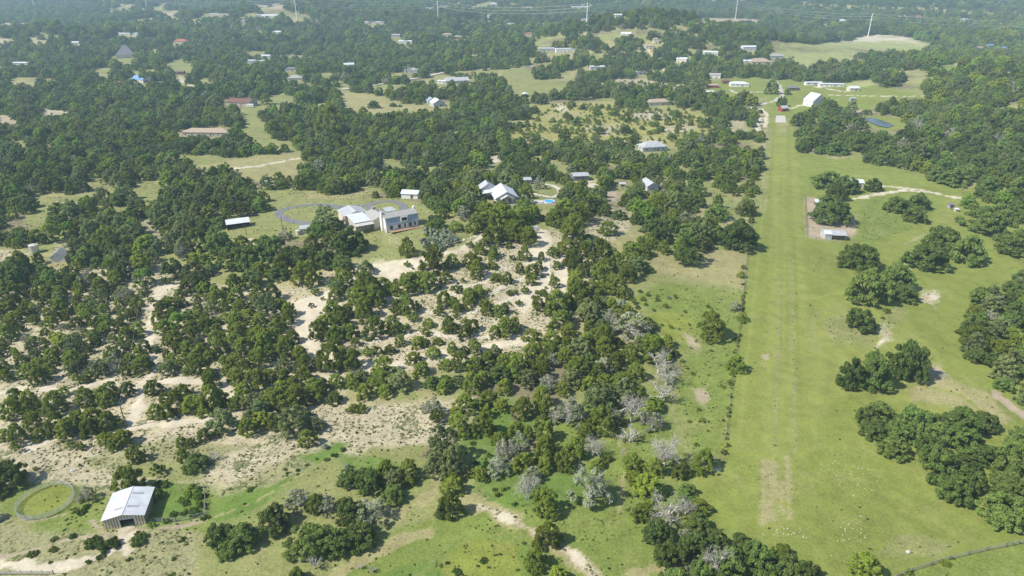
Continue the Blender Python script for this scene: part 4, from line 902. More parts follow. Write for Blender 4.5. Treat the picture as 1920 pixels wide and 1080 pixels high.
DIRS = ['right of', 'front right of', 'in front of', 'front left of', 'left of', 'back left of', 'behind', 'back right of']
ORD = ['nearest', 'second nearest', 'third nearest', 'fourth nearest', 'fifth nearest', 'sixth nearest', 'seventh nearest', 'eighth nearest', 'ninth nearest', 'tenth nearest', 'eleventh nearest', 'twelfth nearest',
       'thirteenth nearest', 'fourteenth nearest', 'fifteenth nearest', 'sixteenth nearest', 'seventeenth nearest', 'eighteenth nearest', 'nineteenth nearest', 'twentieth nearest']
cells = {}
for i in np.where(single)[0]:
    dd = (LX - APX[i]) ** 2 + ((LY - APY[i]) * 1.4) ** 2
    l = int(np.argmin(dd)); a = math.atan2((APY[i] - LY[l]) * 1.4, APX[i] - LX[l])
    cells.setdefault((AK[i], l, int(round(a / (math.pi / 4))) % 8), []).append((dd[l], i))
LABEL = {}
for (k, l, s), v in cells.items():
    v.sort()
    for n, (_, i) in enumerate(v):
        if len(v) == 1: LABEL[i] = f'the only {DESC[k]} {DIRS[s]} {LAND[l][0]}'
        elif n < 20: LABEL[i] = f'{ORD[n]} of the {PLUR[k]} {DIRS[s]} {LAND[l][0]}'
        else: LABEL[i] = f'one of the farther {PLUR[k]} crowded {DIRS[s]} {LAND[l][0]}'
GROUP = {'J': 'junipers over the slopes', 'O': 'live oaks around the pastures', 'E': 'bright green leafy trees', 'G': 'grey green elms in the woods', 'P': 'silvery oaks with lichened twigs', 'D': 'bare dead trees', 'S': 'small juniper bushes', 'B': 'blue grey sage bushes', 'W': 'low mounds of weeds'}
first = {}
for i in np.where(single)[0]:
    k = AK[i]; n = KIND[k][2]; pi = int(random.random() * n)
    rz, sx, sz = random.uniform(0, 6.28), AW[i] * random.uniform(.93, 1.07), AW[i] * random.uniform(.78, 1.28) * (tall[i] if i < len(tall) else 1)
    key = (k, pi)
    if key not in first:
        root = empty(KIND[k][0], (0, 0, 0))
        crown, trunk, _ = PROTO[k][pi]
        kids = []
        if crown: kids.append(link('crown' if k not in 'SBW' else 'foliage', crown, root))
        if trunk: kids.append(link('trunk', trunk, root))
        if k in 'SBW' or k == 'D':                       # a bush or a bare tree is one piece
            for c in kids: bpy.data.objects.remove(c)
            bpy.data.objects.remove(root)
            root = link(KIND[k][0], PROTO[k][pi][2]); kids = []
        first[key] = (root, kids)
    else:
        s, ks = first[key]
        root = s.copy(); COL.objects.link(root)
        for c in ks:
            q = c.copy(); COL.objects.link(q); q.parent = root
    root.location = (AX[i], AY[i], AZ[i]); root.rotation_euler = (0, 0, rz); root.scale = (AW[i] * 1.02, sx, sz)
    tag(root, LABEL[i], KIND[k][1], GROUP[k])

# ---------------------------------------------------------------- masses: instances on points
def scatter(name, label, cat, P, protos, seed, tilt=0.0):
    """P: rows x, y, z, size"""
    if not len(P): return
    r = np.random.default_rng(seed); n = len(P)
    col = bpy.data.collections.new(name + '_plants')
    for i, me in enumerate(protos): col.objects.link(bpy.data.objects.new(f'{name}_plant_{i:02d}', me))
    me = bpy.data.meshes.new(name); me.vertices.add(n); me.vertices.foreach_set('co', P[:, :3].astype(np.float32).ravel())
    a = me.attributes.new('pick', 'INT', 'POINT'); a.data.foreach_set('value', r.integers(0, len(protos), n).astype(np.int32))
    a = me.attributes.new('turn', 'FLOAT_VECTOR', 'POINT'); a.data.foreach_set('vector', np.stack([r.normal(0, tilt, n), r.normal(0, tilt, n), r.uniform(0, 6.28, n)], 1).astype(np.float32).ravel())
    s = P[:, 3:4] * np.concatenate([np.ones((n, 1)), r.uniform(.85, 1.15, (n, 1)), r.uniform(.72, 1.3, (n, 1))], 1)
    a = me.attributes.new('size', 'FLOAT_VECTOR', 'POINT'); a.data.foreach_set('vector', s.astype(np.float32).ravel())
    o = link(name, me); tag(o, label, cat, kind='stuff')
    ng = bpy.data.node_groups.new(name + '_spread', 'GeometryNodeTree')
    ng.interface.new_socket('Geometry', in_out='INPUT', socket_type='NodeSocketGeometry'); ng.interface.new_socket('Geometry', in_out='OUTPUT', socket_type='NodeSocketGeometry')
    N, L = ng.nodes.new, ng.links.new
    gi, go = N('NodeGroupInput'), N('NodeGroupOutput')
    ci = N('GeometryNodeCollectionInfo'); ci.inputs['Collection'].default_value = col; ci.inputs['Separate Children'].default_value = True; ci.inputs['Reset Children'].default_value = True
    ip = N('GeometryNodeInstanceOnPoints'); ip.inputs['Pick Instance'].default_value = True
    def attr(nm, ty):
        q = N('GeometryNodeInputNamedAttribute'); q.data_type = ty; q.inputs['Name'].default_value = nm
        return next(s for s in q.outputs if s.enabled and s.name == 'Attribute')
    L(gi.outputs[0], ip.inputs['Points']); L(ci.outputs[0], ip.inputs['Instance']); L(attr('pick', 'INT'), ip.inputs['Instance Index'])
    er = N('FunctionNodeEulerToRotation'); L(attr('turn', 'FLOAT_VECTOR'), er.inputs[0]); L(er.outputs[0], ip.inputs['Rotation'])
    L(attr('size', 'FLOAT_VECTOR'), ip.inputs['Scale']); L(ip.outputs[0], go.inputs[0])
    o.modifiers.new('spread', 'NODES').node_group = ng
    return o
MASS = {'J': ('juniper_woodland', 'dark juniper woodland spreading over the far hills', 'woodland'), 'O': ('oak_woodland', 'rounded oak woodland spreading over the far hills', 'woodland'),
        'E': ('leafy_woodland', 'scattered bright green trees through the far woods', 'woodland'), 'G': ('elm_woodland', 'grey green elms through the far woods', 'woodland'),
        'P': ('lichen_oak_woodland', 'silvery twiggy trees scattered through the woods', 'woodland'), 'S': ('low_scrub', 'low juniper scrub dotted over open slopes', 'scrub'), 'B': ('sage_scrub', 'blue grey sage dotted over open ground', 'scrub'), 'W': ('weed_scrub', 'low weeds', 'scrub'), 'D': ('deadwood', 'bare dead wood', 'scrub')}
for q, k in enumerate(KIND):
    m = (AK == k) & ~single
    if m.any():
        scatter(MASS[k][0], MASS[k][1], MASS[k][2], np.stack([AX[m], AY[m], AZ[m] - .02 * AW[m], AW[m]], 1), [p[2] for p in PROTO[k]], 60 + q)

# grass tufts and little weeds on the nearer ground
tufts = []
for i in range(4):
    r = np.random.default_rng(300 + i); cl = [((r.uniform(-.3, .3), r.uniform(-.3, .3), .12), (.22, .22, .22)) for _ in range(4)]
    v, f = leaf_cloud(cl, 14, .2, r, 2.2, .4); tufts.append(mesh_np('tuft', v, f, [M['T']]))
r = np.random.default_rng(404)
x = r.uniform(-330, 330, 420000); y = 75 + 330 * r.uniform(0, 1, 420000) ** 1.0
m = np.abs(x) < .82 * y + 10; x, y = x[m], y[m]
_, wd, mt, cl = cover_at(x, y)
clump = .6 * lattice_noise(x, y, 5, 61) + .4 * lattice_noise(x, y, 1.9, 62)
m = r.uniform(size=len(x)) < np.clip((wd - .08) * 1.2, 0, .75) * np.clip((clump - .38) * 5, .05, 1) * .55
x, y = x[m], y[m]
scatter('grass_tufts', 'low grass tufts and weeds over the open ground', 'grass', np.stack([x, y, H(x, y), r.uniform(.3, .8, len(x)) * (.7 + .5 * r.uniform(size=len(x)) ** 3)], 1), tufts, 9)
# pale stones lying in the grass and along the washouts
rocks = []
for i in range(3):
    r2 = np.random.default_rng(70 + i); mb = MB()
    ang = np.linspace(0, 6.28, 8)[:-1]
    ring = lambda rad, z: [(rad * math.cos(a) * r2.uniform(.75, 1.2), rad * math.sin(a) * r2.uniform(.6, 1.1), z * r2.uniform(.8, 1.2)) for a in ang]
    vs = ring(.5, -.1) + ring(.46, .18) + ring(.26, .32)
    fs = [(j, (j + 1) % 7, 7 + (j + 1) % 7, 7 + j) for j in range(7)] + [(7 + j, 7 + (j + 1) % 7, 14 + (j + 1) % 7, 14 + j) for j in range(7)] + [tuple(range(14, 21))]
    mb.add(vs, fs); v, f = to_np(mb); rocks.append(mesh_np('rock', v, f, [M['stone']]))
RP = []
for P, n, s in (('1380,840 1530,850 1650,1010 1600,1060 1420,1000', 40, .4), ('1420,985 1500,985 1510,1008 1430,1005', 40, .55), ('1570,985 1620,960 1625,1015 1570,1020', 34, .5), ('1690,715 1880,760 1900,820 1760,770', 90, .5), ('1640,600 1680,610 1670,650 1640,655', 60, .8),
                ('1725,540 1765,545 1760,572 1725,568', 60, .8), ('1695,490 1712,490 1712,548 1697,540', 30, .8), ('20,840 420,900 560,870 420,830', 200, .4), ('720,430 770,445 780,470 730,460', 90, 1.1), ('560,560 800,500 1000,470 1000,620 720,690', 220, .5), ('600,770 820,750 820,820 640,830', 160, .4), ('1540,860 1650,880 1640,940 1560,930', 40, .5)):
    P = pts(P); xs, ys = [p[0] for p in P], [p[1] for p in P]
    qx, qy = r.uniform(min(xs), max(xs), n * 3), r.uniform(min(ys), max(ys), n * 3)
    m = inpoly(qx, qy, P); qx, qy = qx[m][:n], qy[m][:n]
    a = unproject(qx, qy); RP.append(np.stack([a[0], a[1], a[2] - .06 * s, s * .5 * r.uniform(.35, 1.5, len(qx)) ], 1))
for line in ('690,640 740,630 800,622 860,635 910,632 960,620', '760,560 800,585 850,590 905,582 960,560 990,545', '800,545 850,552 900,560 950,535 985,520', '830,520 870,540 905,530 925,505 960,500', '1027,470 1031,500 1032,545', '760,480 830,462 880,447 905,437', '590,668 640,690 720,696', '700,600 760,600 820,612 880,600 940,600'):
    L = seg_world(pts(line)); k = r.uniform(0, len(L) - 1.001, 110); b = k.astype(int); q = L[b] + (L[b + 1] - L[b]) * (k - b)[:, None] + r.normal(0, .35, (110, 2))
    RP.append(np.column_stack([q, H(q[:, 0], q[:, 1]) - .05, r.uniform(.3, 1.0, 110)]))
scatter('limestone_rubble', 'pale limestone pieces strewn over the grass and washouts', 'stones', np.concatenate(RP), rocks, 12)

# ---------------------------------------------------------------- paved surfaces, water
def ribbon(name, line, width, m, lift=.07, step=1.5, closed=False):
    L = seg_world(pts(line))
    if closed: L = np.concatenate([L, L[:1]])
    P = []
    for a, b in zip(L[:-1], L[1:]):
        n = max(1, int(np.hypot(*(b - a)) / step))
        P += [a + (b - a) * k / n for k in range(n)]
    P = np.array(P + [L[-1]])
    for _ in range(6):                                            # ease the corners
        P[1:-1] = .25 * P[:-2] + .5 * P[1:-1] + .25 * P[2:]
    T = np.gradient(P, axis=0); T /= np.linalg.norm(T, axis=1)[:, None] + 1e-9
    Nn = np.stack([-T[:, 1], T[:, 0]], 1)
    k = 5; offs = np.linspace(-.5, .5, k)
    V = np.concatenate([P + Nn * o * width for o in offs])
    n = len(P); z = H(V[:, 0], V[:, 1]) + lift
    f = [[a * n + i, a * n + i + 1, (a + 1) * n + i + 1, (a + 1) * n + i] for a in range(k - 1) for i in range(n - 1)]
    me = mesh_np(name, np.stack([V[:, 0], V[:, 1], z], 1), np.array(f), [m])
    return tag(link(name, me), kind='structure')
def sheet(name, poly, m, lift=.08, flat=None):
    P = pts(poly); x, y, z, d = unproject([p[0] for p in P], [p[1] for p in P])
    n = len(P); c = np.array([x.mean(), y.mean()])
    V, F = [], []
    rings = [1, .8, .6, .4, .2]
    for t in rings:
        V += [(c[0] + (a - c[0]) * t, c[1] + (b - c[1]) * t) for a, b in zip(x, y)]
    V.append(tuple(c)); V = np.array(V)
    zz = (H(V[:, 0], V[:, 1]) + lift) if flat is None else np.full(len(V), flat)
    q = [[k * n + i, k * n + (i + 1) % n, (k + 1) * n + (i + 1) % n, (k + 1) * n + i] for k in range(len(rings) - 1) for i in range(n)]
    b = (len(rings) - 1) * n
    t = [[b + i, b + (i + 1) % n, len(V) - 1] for i in range(n)]
    me = mesh_np(name, np.column_stack([V, zz]), [np.array(q), np.array(t)], [m])
    return link(name, me)
for nm, line, w, m, lf in (('driveway', '640,391 600,383 566,385 534,391 521,398 524,405 540,413 567,419 600,420 632,412', 4.2, 'asphalt', .09), ('driveway', '600,383 645,388 683,386 715,378 737,377 754,383 758,391 752,398 742,403', 4.2, 'asphalt', .10),
                      ('driveway', '700,380 690,387 697,394 712,399 735,399', 3.6, 'asphalt', .12), ('road', '640,168 700,161 790,146 850,132 920,130 990,124 1000,125', 5.0, 'road', .6),
                      ('road', '987,360 1007,365 1038,371 1051,364 1049,354 1034,347 1020,345', 3.2, 'road', .09)):
    ribbon(nm, line, w, M[m], lf)
tag(sheet('concrete_pad', '1455,217 1472,217 1474,230 1454,230', M['concrete'], .1), kind='structure')
for P in ('1618,224 1634,221 1652,226 1668,231 1677,236 1664,240 1648,238 1632,231',):
    x, y, z, d = unproject([p[0] for p in pts(P)], [p[1] for p in pts(P)])
    tag(sheet('pond', P, M['pond'], flat=float(z.max()) + .25), kind='structure')

# ---------------------------------------------------------------- buildings
def windows(root, spots, sub=True):
    """spots: (x0, x1, z0, z1, y, axis); frames stand 3 cm proud of the wall, panes 1 cm behind the frame face"""
    for (a, b, z0, z1, at, ax) in spots:
        f, p = MB(), MB(); t = .09
        def bx(mb, u0, u1, w0, w1, d0, d1):
            if ax == 'f': mb.box(u0, u1, at - d1, at - d0, w0, w1)
            elif ax == 'l': mb.box(at - d1, at - d0, u0, u1, w0, w1)
            else: mb.box(at + d0, at + d1, u0, u1, w0, w1)
        bx(f, a, b, z0 - t, z0, .003, .05); bx(f, a, b, z1, z1 + t, .003, .05); bx(f, a - t, a, z0 - t, z1 + t, .003, .05); bx(f, b, b + t, z0 - t, z1 + t, .003, .05)
        bx(p, a + .002, b - .002, z0 + .002, z1 - .002, .004, .03)
        fo = f.build('window', M['white'], root); p.build('pane', M['glass'], fo)

def house(name, label, cat, px, py, w, d, h, rot=0, roof='gable', pitch=.35, wall='cream', top='shingle', over=.4, along='x', chimney=None, door=True, win=True, group=None):
    """a small building; w along its front, d deep, h to the eaves, all in metres; px,py: middle of its front foot"""
    x, y, z, dd = ground(px, py)
    root = empty(name, (x, y, z), R(rot)); tag(root, label, cat, group)
    b = MB(); x0, x1 = -w / 2, w / 2
    if roof in ('gable', 'hip') and along == 'x': rise = pitch * d / 2
    else: rise = pitch * w / 2
    if roof == 'gable':
        if along == 'x': b.prism([(0, -1.5), (d, -1.5), (d, h), (d / 2, h + rise), (0, h)], 'x', x0, x1)
        else: b.prism([(x0, -1.5), (x1, -1.5), (x1, h), (0, h + rise), (x0, h)], 'y', 0, d)
    elif roof == 'shed': b.prism([(0, -1.5), (d, -1.5), (d, h + pitch * d), (0, h)], 'x', x0, x1)
    else: b.box(x0, x1, 0, d, -1.5, h)
    b.build('wall', M[wall], root)
    r = MB(); t = .16; o = over; e = .02
    if roof == 'gable':
        if along == 'x':
            s = rise / (d / 2); lo = h - o * s + t + e; hi = h + rise + t + e
            r.prism([(-o, lo), (d / 2, hi), (d + o, lo), (d + o, lo - t), (d / 2, hi - t), (-o, lo - t)], 'x', x0 - o, x1 + o)
        else:
            s = rise / (w / 2); lo = h - o * s + t + e; hi = h + rise + t + e
            r.prism([(x0 - o, lo), (0, hi), (x1 + o, lo), (x1 + o, lo - t), (0, hi - t), (x0 - o, lo - t)], 'y', -o, d + o)
    elif roof == 'hip':
        k = min(w, d) / 2
        if w >= d: a, c = (x0 + k, d / 2, h + rise), (x1 - k, d / 2, h + rise)
        else: a, c = (0, k, h + rise), (0, d - k, h + rise)
        q = [(x0 - o, -o, h), (x1 + o, -o, h), (x1 + o, d + o, h), (x0 - o, d + o, h)]
        V = [(p[0], p[1], p[2] + .15) for p in q] + [(p[0], p[1], p[2] + .02) for p in q] + [(a[0], a[1], a[2] + .15), (c[0], c[1], c[2] + .15 + 1e-3)]
        F = [(4, 5, 1, 0), (5, 6, 2, 1), (6, 7, 3, 2), (7, 4, 0, 3), (7, 6, 5, 4)]
        F += [(0, 1, 9, 8), (1, 2, 9), (2, 3, 8, 9), (3, 0, 8)] if w >= d else [(0, 1, 8), (1, 2, 9, 8), (2, 3, 9), (3, 0, 8, 9)]
        r.add(V, F)
    elif roof == 'shed': r.slab((x0 - o, -o, h - o * pitch + t + e), (x1 + o, -o, h - o * pitch + t + e), (x1 + o, d + o, h + pitch * (d + o) + t + e), (x0 - o, d + o, h + pitch * (d + o) + t + e), t)
    else: r.box(x0 - .15, x1 + .15, -.15, d + .15, h + .003, h + .3)
    ro = r.build('roof', M[top], root)
    if chimney is not None:
        zz = h + rise + .7; MB().box(chimney - .5, chimney + .5, d * .45, d * .45 + .9, h - .3, zz).build('chimney', M['stonewall'], ro)
    if door:
        dx = 0 if w < 5 else w * .12
        f = MB().box(dx - .55, dx + .55, -.06, -.003, 0, 2.15).build('door', M['brown'], root); MB().box(dx + .36, dx + .44, -.11, -.062, .95, 1.1).build('handle', M['steel'], f)
    if win and h > 2.2:
        n = max(1, int(w / 5)); sp = []
        for k in range(n):
            c = x0 + (k + .5) * w / n
            if door and abs(c - (0 if w < 5 else w * .12)) < 1.2: c += 1.6 if c + 2.4 < x1 else -1.6
            if abs(c) + .7 < w / 2: sp.append((c - .55, c + .55, 1.0, 2.05, 0, 'f'))
        if d > 4: sp += [(d * .5 - .5, d * .5 + .5, 1.0, 2.0, x0, 'l'), (d * .5 - .5, d * .5 + .5, 1.0, 2.0, x1, 'r')]
        windows(root, sp)
    return root

# the steel barn in the near corner
x, y, z, d = ground(236, 988)
barn = empty('metal_barn', (x, y, z), R(12.6)); tag(barn, 'tan ribbed steel barn with pale metal roof and open dark doorway', 'barn')
W2, D2, EH, RH = 4.5, 9.4, 2.95, 3.95
MB().box(-W2, -W2 + .08, .08, D2 - .08, -.4, EH - .02).box(W2 - .08, W2, .08, D2 - .08, -.4, EH - .02).build('side_wall', M['barnwall'], barn)
MB().prism([(-W2, -.4), (W2, -.4), (W2, EH), (0, RH), (-W2, EH)], 'y', D2 - .08, D2).build('back_wall', M['barnwall'], barn)
dl, dr, dh = -.95, 2.15, 2.45
MB().prism([(-W2, -.4), (dl, -.4), (dl, dh), (dr, dh), (dr, -.4), (W2, -.4), (W2, EH), (0, RH), (-W2, EH)], 'y', 0, .08).build('front_wall', M['barnwall'], barn)
MB().box(dl - .12, dl, -.04, -.003, 0, dh).box(dr, dr + .12, -.04, -.003, 0, dh).box(dl - .12, dr + .12, -.04, -.003, dh, dh + .14).build('door_frame', M['lightmetal'], barn)
MB().box(dl + .02, dr - .02, .12, .3, dh - .34, dh - .02).build('roller_door', M['greywall'], barn)
rf = MB(); o = .3; s = (RH - EH) / W2; t = .1
rf.prism([(-W2 - o, EH - o * s + t), (0, RH + t), (W2 + o, EH - o * s + t), (W2 + o, EH - o * s + .02), (0, RH + .02), (-W2 - o, EH - o * s + .02)], 'y', -.35, D2 + .25)
for k in range(33):                                           # standing ribs down both slopes
    yy = -.3 + k * .305
    for sgn in (-1, 1):
        rf.slab(*((lambda a, b: (a[0], a[1], b[1], b[0]) if sgn > 0 else (b[0], b[1], a[1], a[0]))([(0.0, yy, RH + t + .03), (0.0, yy + .05, RH + t + .03)], [(sgn * (W2 + o), yy, EH - o * s + t + .03), (sgn * (W2 + o), yy + .05, EH - o * s + t + .03)])), .028)
rf.box(-.14, .14, -.36, D2 + .26, RH + t - .02, RH + t + .06)
ro = rf.build('roof', M['lightmetal'], barn)
for sx, y0 in ((1, 2.3), (1, 6.9), (-1, 2.0)):
    a, b = (.5, 2.9) if sx > 0 else (-2.4, -.3)
    f = lambda u: RH + t + .05 - s * abs(u)
    MB().slab((a, y0, f(a)), (b, y0, f(b)), (b, y0 + .62, f(b)), (a, y0 + .62, f(a)), .03).build('skylight', M['skylight'], ro)

# the big white house above the terraces
x, y, z, d = ground(725, 437)
wh = empty('white_house', (x, y, z + 1.0), R(31)); tag(wh, 'large white house with grey gambrel wing, chimneys and a timber deck', 'house')
G = [(0, -3), (8, -3), (8, 2.5), (7.1, 5.5), (4, 6.7), (.9, 5.5), (0, 2.5)]
MB().prism(G, 'x', 0, 15.5).build('gable_wing', M['white'], wh)
r_ = MB()
for pr in ([(-.35, 2.35), (.65, 5.62), (.82, 5.55), (-.18, 2.3)], [(8.35, 2.35), (7.35, 5.62), (7.18, 5.55), (8.18, 2.3)]): r_.prism(pr, 'x', -.02, 15.9)
r_.build('lower_roof', M['bluegrey'], wh)
up = MB().prism([(.35, 5.64), (4, 7.05), (7.65, 5.64), (7.65, 5.52), (4, 6.9), (.35, 5.52)], 'x', -.35, 15.9).build('upper_roof', M['shingle'], wh)
MB().box(15.0, 15.8, 3.4, 4.6, 6.2, 8.0).build('chimney', M['white'], up)
cs = MB().box(-.75, -.05, 3.2, 4.9, -2.6, 7.7).build('chimney_stack', M['white'], wh); MB().box(-.85, .05, 3.1, 5.0, 7.702, 7.95).build('cap', M['concrete'], cs)
dm = MB().prism([(7.2, 2.9), (10.4, 2.9), (10.4, 5.2), (7.2, 5.2)], 'y', -.3, 1.6).build('dormer', M['white'], wh); MB().slab((7.0, -.6, 5.25), (10.6, -.6, 5.25), (10.6, 2.2, 5.95), (7.0, 2.2, 5.95), .12).build('dormer_roof', M['shingle'], dm)
MB().box(7.6, 10.0, -.35, -.303, 3.5, 4.9).build('dormer_pane', M['glass'], dm)
windows(wh, [(1.6, 3.2, .3, 2.0, 0, 'f'), (5.6, 7.0, .1, 2.0, 0, 'f'), (8.6, 9.4, .1, 2.0, 0, 'f'), (10.8, 12.4, .2, 2.0, 0, 'f'), (13.4, 14.4, .4, 2.0, 0, 'f'), (1.4, 2.2, -1.0, .6, 0, 'l'), (6.0, 6.8, .6, 2.0, 0, 'l')])
dk = MB().box(1.2, 17.3, -2.8, -.06, -.35, -.15).build('deck', M['wood'], wh)
po = MB()
for k in range(6): po.box(1.6 + k * 3.0, 1.75 + k * 3.0, -2.7, -2.55, -4.2, -.352)
for k in range(12): po.box(1.25 + k * 1.44, 1.31 + k * 1.44, -2.79, -2.73, -.148, .75)
po.box(1.2, 17.3, -2.8, -2.72, .752, .82); po.build('deck_railing', M['wood'], dk)
MB().prism([(-3, -2.5), (6, -2.5), (6, 3.0), (1.5, 4.6), (-3, 3.0)], 'y', 8.003, 20).build('middle_wing', M['cream'], wh)
mr = MB().prism([(-3.5, 2.97), (1.5, 4.78), (6.5, 2.97), (6.5, 2.85), (1.5, 4.63), (-3.5, 2.85)], 'y', 8.02, 20.4).build('middle_roof', M['shingle'], wh)
MB().box(.6, 2.2, 18.2, 19.2, 4.2, 5.9).build('chimney', M['stonewall'], mr)
MB().box(-11, -3.003, 9.5, 20, -2.5, 2.9).build('terrace_wing', M['stonewall'], wh)
MB().slab((-11.6, 8.8, 3.12), (-3.52, 8.8, 3.12), (-3.52, 20.6, 3.7), (-11.6, 20.6, 3.7), .22).build('terrace_roof', M['lightmetal'], wh)
MB().slab((-11.9, 5.6, 2.45), (-3.3, 5.6, 2.45), (-3.3, 9.45, 2.7), (-11.9, 9.45, 2.7), .14).build('porch_roof', M['concrete'], wh)
MB().box(-11.6, -11.4, 5.8, 6.0, -2, 2.3).box(-7.6, -7.4, 5.8, 6.0, -2, 2.3).box(-3.8, -3.6, 5.8, 6.0, -2, 2.3).build('porch_posts', M['brown'], wh)
windows(wh, [(-9.6, -8.4, .3, 2.1, 9.5, 'f'), (-6.6, -5.4, .3, 2.1, 9.5, 'f')])
MB().prism([(-12, -2.5), (-1, -2.5), (-1, 2.9), (-6.5, 4.4), (-12, 2.9)], 'y', 20.7, 31).build('rear_wing', M['cream'], wh)
MB().prism([(-12.5, 2.88), (-6.5, 4.55), (-.5, 2.88), (-.5, 2.76), (-6.5, 4.42), (-12.5, 2.76)], 'y', 20.62, 31.5).build('rear_roof', M['metal'], wh)
cp = MB().slab((7.2, 17.5, 2.75), (12.2, 17.5, 2.75), (12.2, 23.5, 2.95), (7.2, 23.5, 2.95), .15).build('carport_roof', M['metal'], wh)
MB().box(7.4, 7.6, 17.7, 17.9, -1.5, 2.55).box(11.8, 12.0, 17.7, 17.9, -1.5, 2.55).box(7.4, 7.6, 23.1, 23.3, -1.5, 2.75).box(11.8, 12.0, 23.1, 23.3, -1.5, 2.75).build('carport_posts', M['brown'], cp)

# the grey gabled house to its right
x, y, z, d = ground(952, 383)
gh = empty('gabled_house', (x, y, z), R(12)); tag(gh, 'long grey metal roofed house with front gable, behind dark junipers', 'house')
MB().prism([(-5, -1.5), (5, -1.5), (5, 3), (0, 5.6), (-5, 3)], 'y', 2.6, 18).build('wall', M['greywall'], gh)
MB().prism([(-6.4, 2.5), (0, 5.95), (6.4, 2.5), (6.4, 2.36), (0, 5.78), (-6.4, 2.36)], 'y', 2.1, 18.4).build('roof', M['lightmetal'], gh)
MB().prism([(-3.6, 2.75), (0, 4.6), (3.6, 2.75), (3.6, 2.65), (0, 4.48), (-3.6, 2.65)], 'y', -.6, 2.08).build('porch_roof', M['metal'], gh)
MB().box(-3.2, -3.0, -.3, -.1, -1, 2.62).box(3.0, 3.2, -.3, -.1, -1, 2.62).box(5.4, 5.6, -.3, -.1, -1, 2.3).box(-3.6, 5.8, -.5, 2.5, -.4, -.05).build('porch_posts', M['stonewall'], gh)
MB().prism([(-11.5, -1.5), (-2.5, -1.5), (-2.5, 3), (-7, 5.8), (-11.5, 3)], 'y', 18.1, 25).build('rear_wall', M['greywall'], gh)
MB().prism([(-12.1, 2.7), (-7, 6.1), (-1.9, 2.7), (-1.9, 2.55), (-7, 5.93), (-12.1, 2.55)], 'y', 17.9, 25.6).build('rear_roof', M['metal'], gh)
MB().slab((-11, 12, 2.75), (-5.2, 12, 3.2), (-5.2, 17.7, 3.2), (-11, 17.7, 2.75), .14).build('side_roof', M['lightmetal'], gh)
windows(gh, [(-2.4, -1.0, .3, 2.1, 2.6, 'f'), (1.0, 2.4, .2, 2.1, 2.6, 'f'), (3.4, 4.4, .4, 2.0, 2.6, 'f'), (6, 7.2, .8, 2, 5, 'r'), (12, 13.2, .8, 2, 5, 'r')])

# the open fronted barn in the pasture
x, y, z, d = ground(1565, 450)
ob = empty('open_barn', (x, y, z), R(-5)); tag(ob, 'white roofed open fronted barn in a bare dirt pen', 'barn')
MB().box(-4.8, -1.6, 0, .12, -.4, 2.75).box(-4.8, -4.68, .125, 6.5, -.4, 2.9).box(-4.8, 5, 6.505, 6.6, -.4, 2.6).box(4.9, 5, 1.0, 6.5, -.4, 2.6).box(-1.62, -1.5, .125, 6.5, -.4, 2.9).build('wall', M['greywall'], ob)
MB().slab((-5.1, 3.2, 3.75), (5.3, 3.2, 3.75), (5.3, 7, 2.75), (-5.1, 7, 2.75), .1).slab((-5.1, -.3, 2.95), (-1.5, -.3, 2.95), (-1.5, 3.198, 3.75), (-5.1, 3.198, 3.75), .1).build('roof', M['lightmetal'], ob)
MB().slab((-1.49, -.5, 2.55), (5.3, -.5, 2.55), (5.3, 3.19, 3.6), (-1.49, 3.19, 3.6), .1).build('front_roof', M['metal'], ob)
for xx in (.7, 2.8, 4.8): MB().box(xx, xx + .16, -.2, -.04, -.3, 2.5).build('post', M['polewood'], ob)
windows(ob, [(-4.2, -3.6, 1.1, 1.8, 0, 'f'), (-2.8, -2.2, 1.1, 1.8, 0, 'f')])
MB().box(-1.3, 4.6, 2.4, 2.5, .1, 1.1).build('hay_rack', M['wood'], ob)

# every other building: name, label, category, px, py, w, d, h, options
for nm, lb, ct, px, py, w, dp, h, kw in HOUSES: house(ct.replace(' ', '_'), lb, ct, px, py, w, dp, h, **kw)

# timber-posted carport; the shade inside is put into its near-black wall colour
x, y, z, d = ground(448, 428)
c = empty('carport', (x, y, z), R(24)); tag(c, 'timber carport, inner shade coloured onto its walls, with a pale blue metal roof', 'carport')
MB().slab((-5.4, -.4, 2.6), (5.4, -.4, 2.6), (5.4, 5.4, 3.3), (-5.4, 5.4, 3.3), .12).build('roof', M['lightmetal'], c)
MB().box(-5.2, -5.05, .2, 5.2, -.4, 2.5).box(-5.04, 5.2, 5.06, 5.2, -.4, 3.05).box(5.05, 5.2, .2, 5.05, -.4, 2.5).build('wall', M['dark'], c)
for xx in (-5.1, -1.7, 1.7, 5.0): MB().box(xx, xx + .16, -.15, .01, -.4, 2.5).build('post', M['polewood'], c)
# tanks
def tank(px, py, r, h, m, label, name='water_tank'):
    x, y, z, d = ground(px, py); t = empty(name, (x, y, z)); tag(t, label, 'water tank')
    MB().tube((0, 0, -.3), (0, 0, h), r, r, 20).build('body', M[m], t)
    l = MB().tube((0, 0, h + .002), (0, 0, h + r * .18), r * 1.03, r * .3, 20).build('lid', M['concrete'], t); MB().tube((r * .5, 0, h + r * .1), (r * .5, 0, h + r * .32), .2, .2, 8).build('hatch', M['steel'], l)
    b = MB()
    for k in (.3, .6, .9): b.tube((0, 0, h * k), (0, 0, h * k + .06), r * 1.012, r * 1.012, 20)
    b.build('hoops', M['steel'], t)
tank(66, 473, 1.9, 3.6, 'steel', 'tall pale cylindrical water tank among junipers'); tank(560, 440, 1.25, 2.1, 'cream', 'squat cream water tank left of the pump shed')

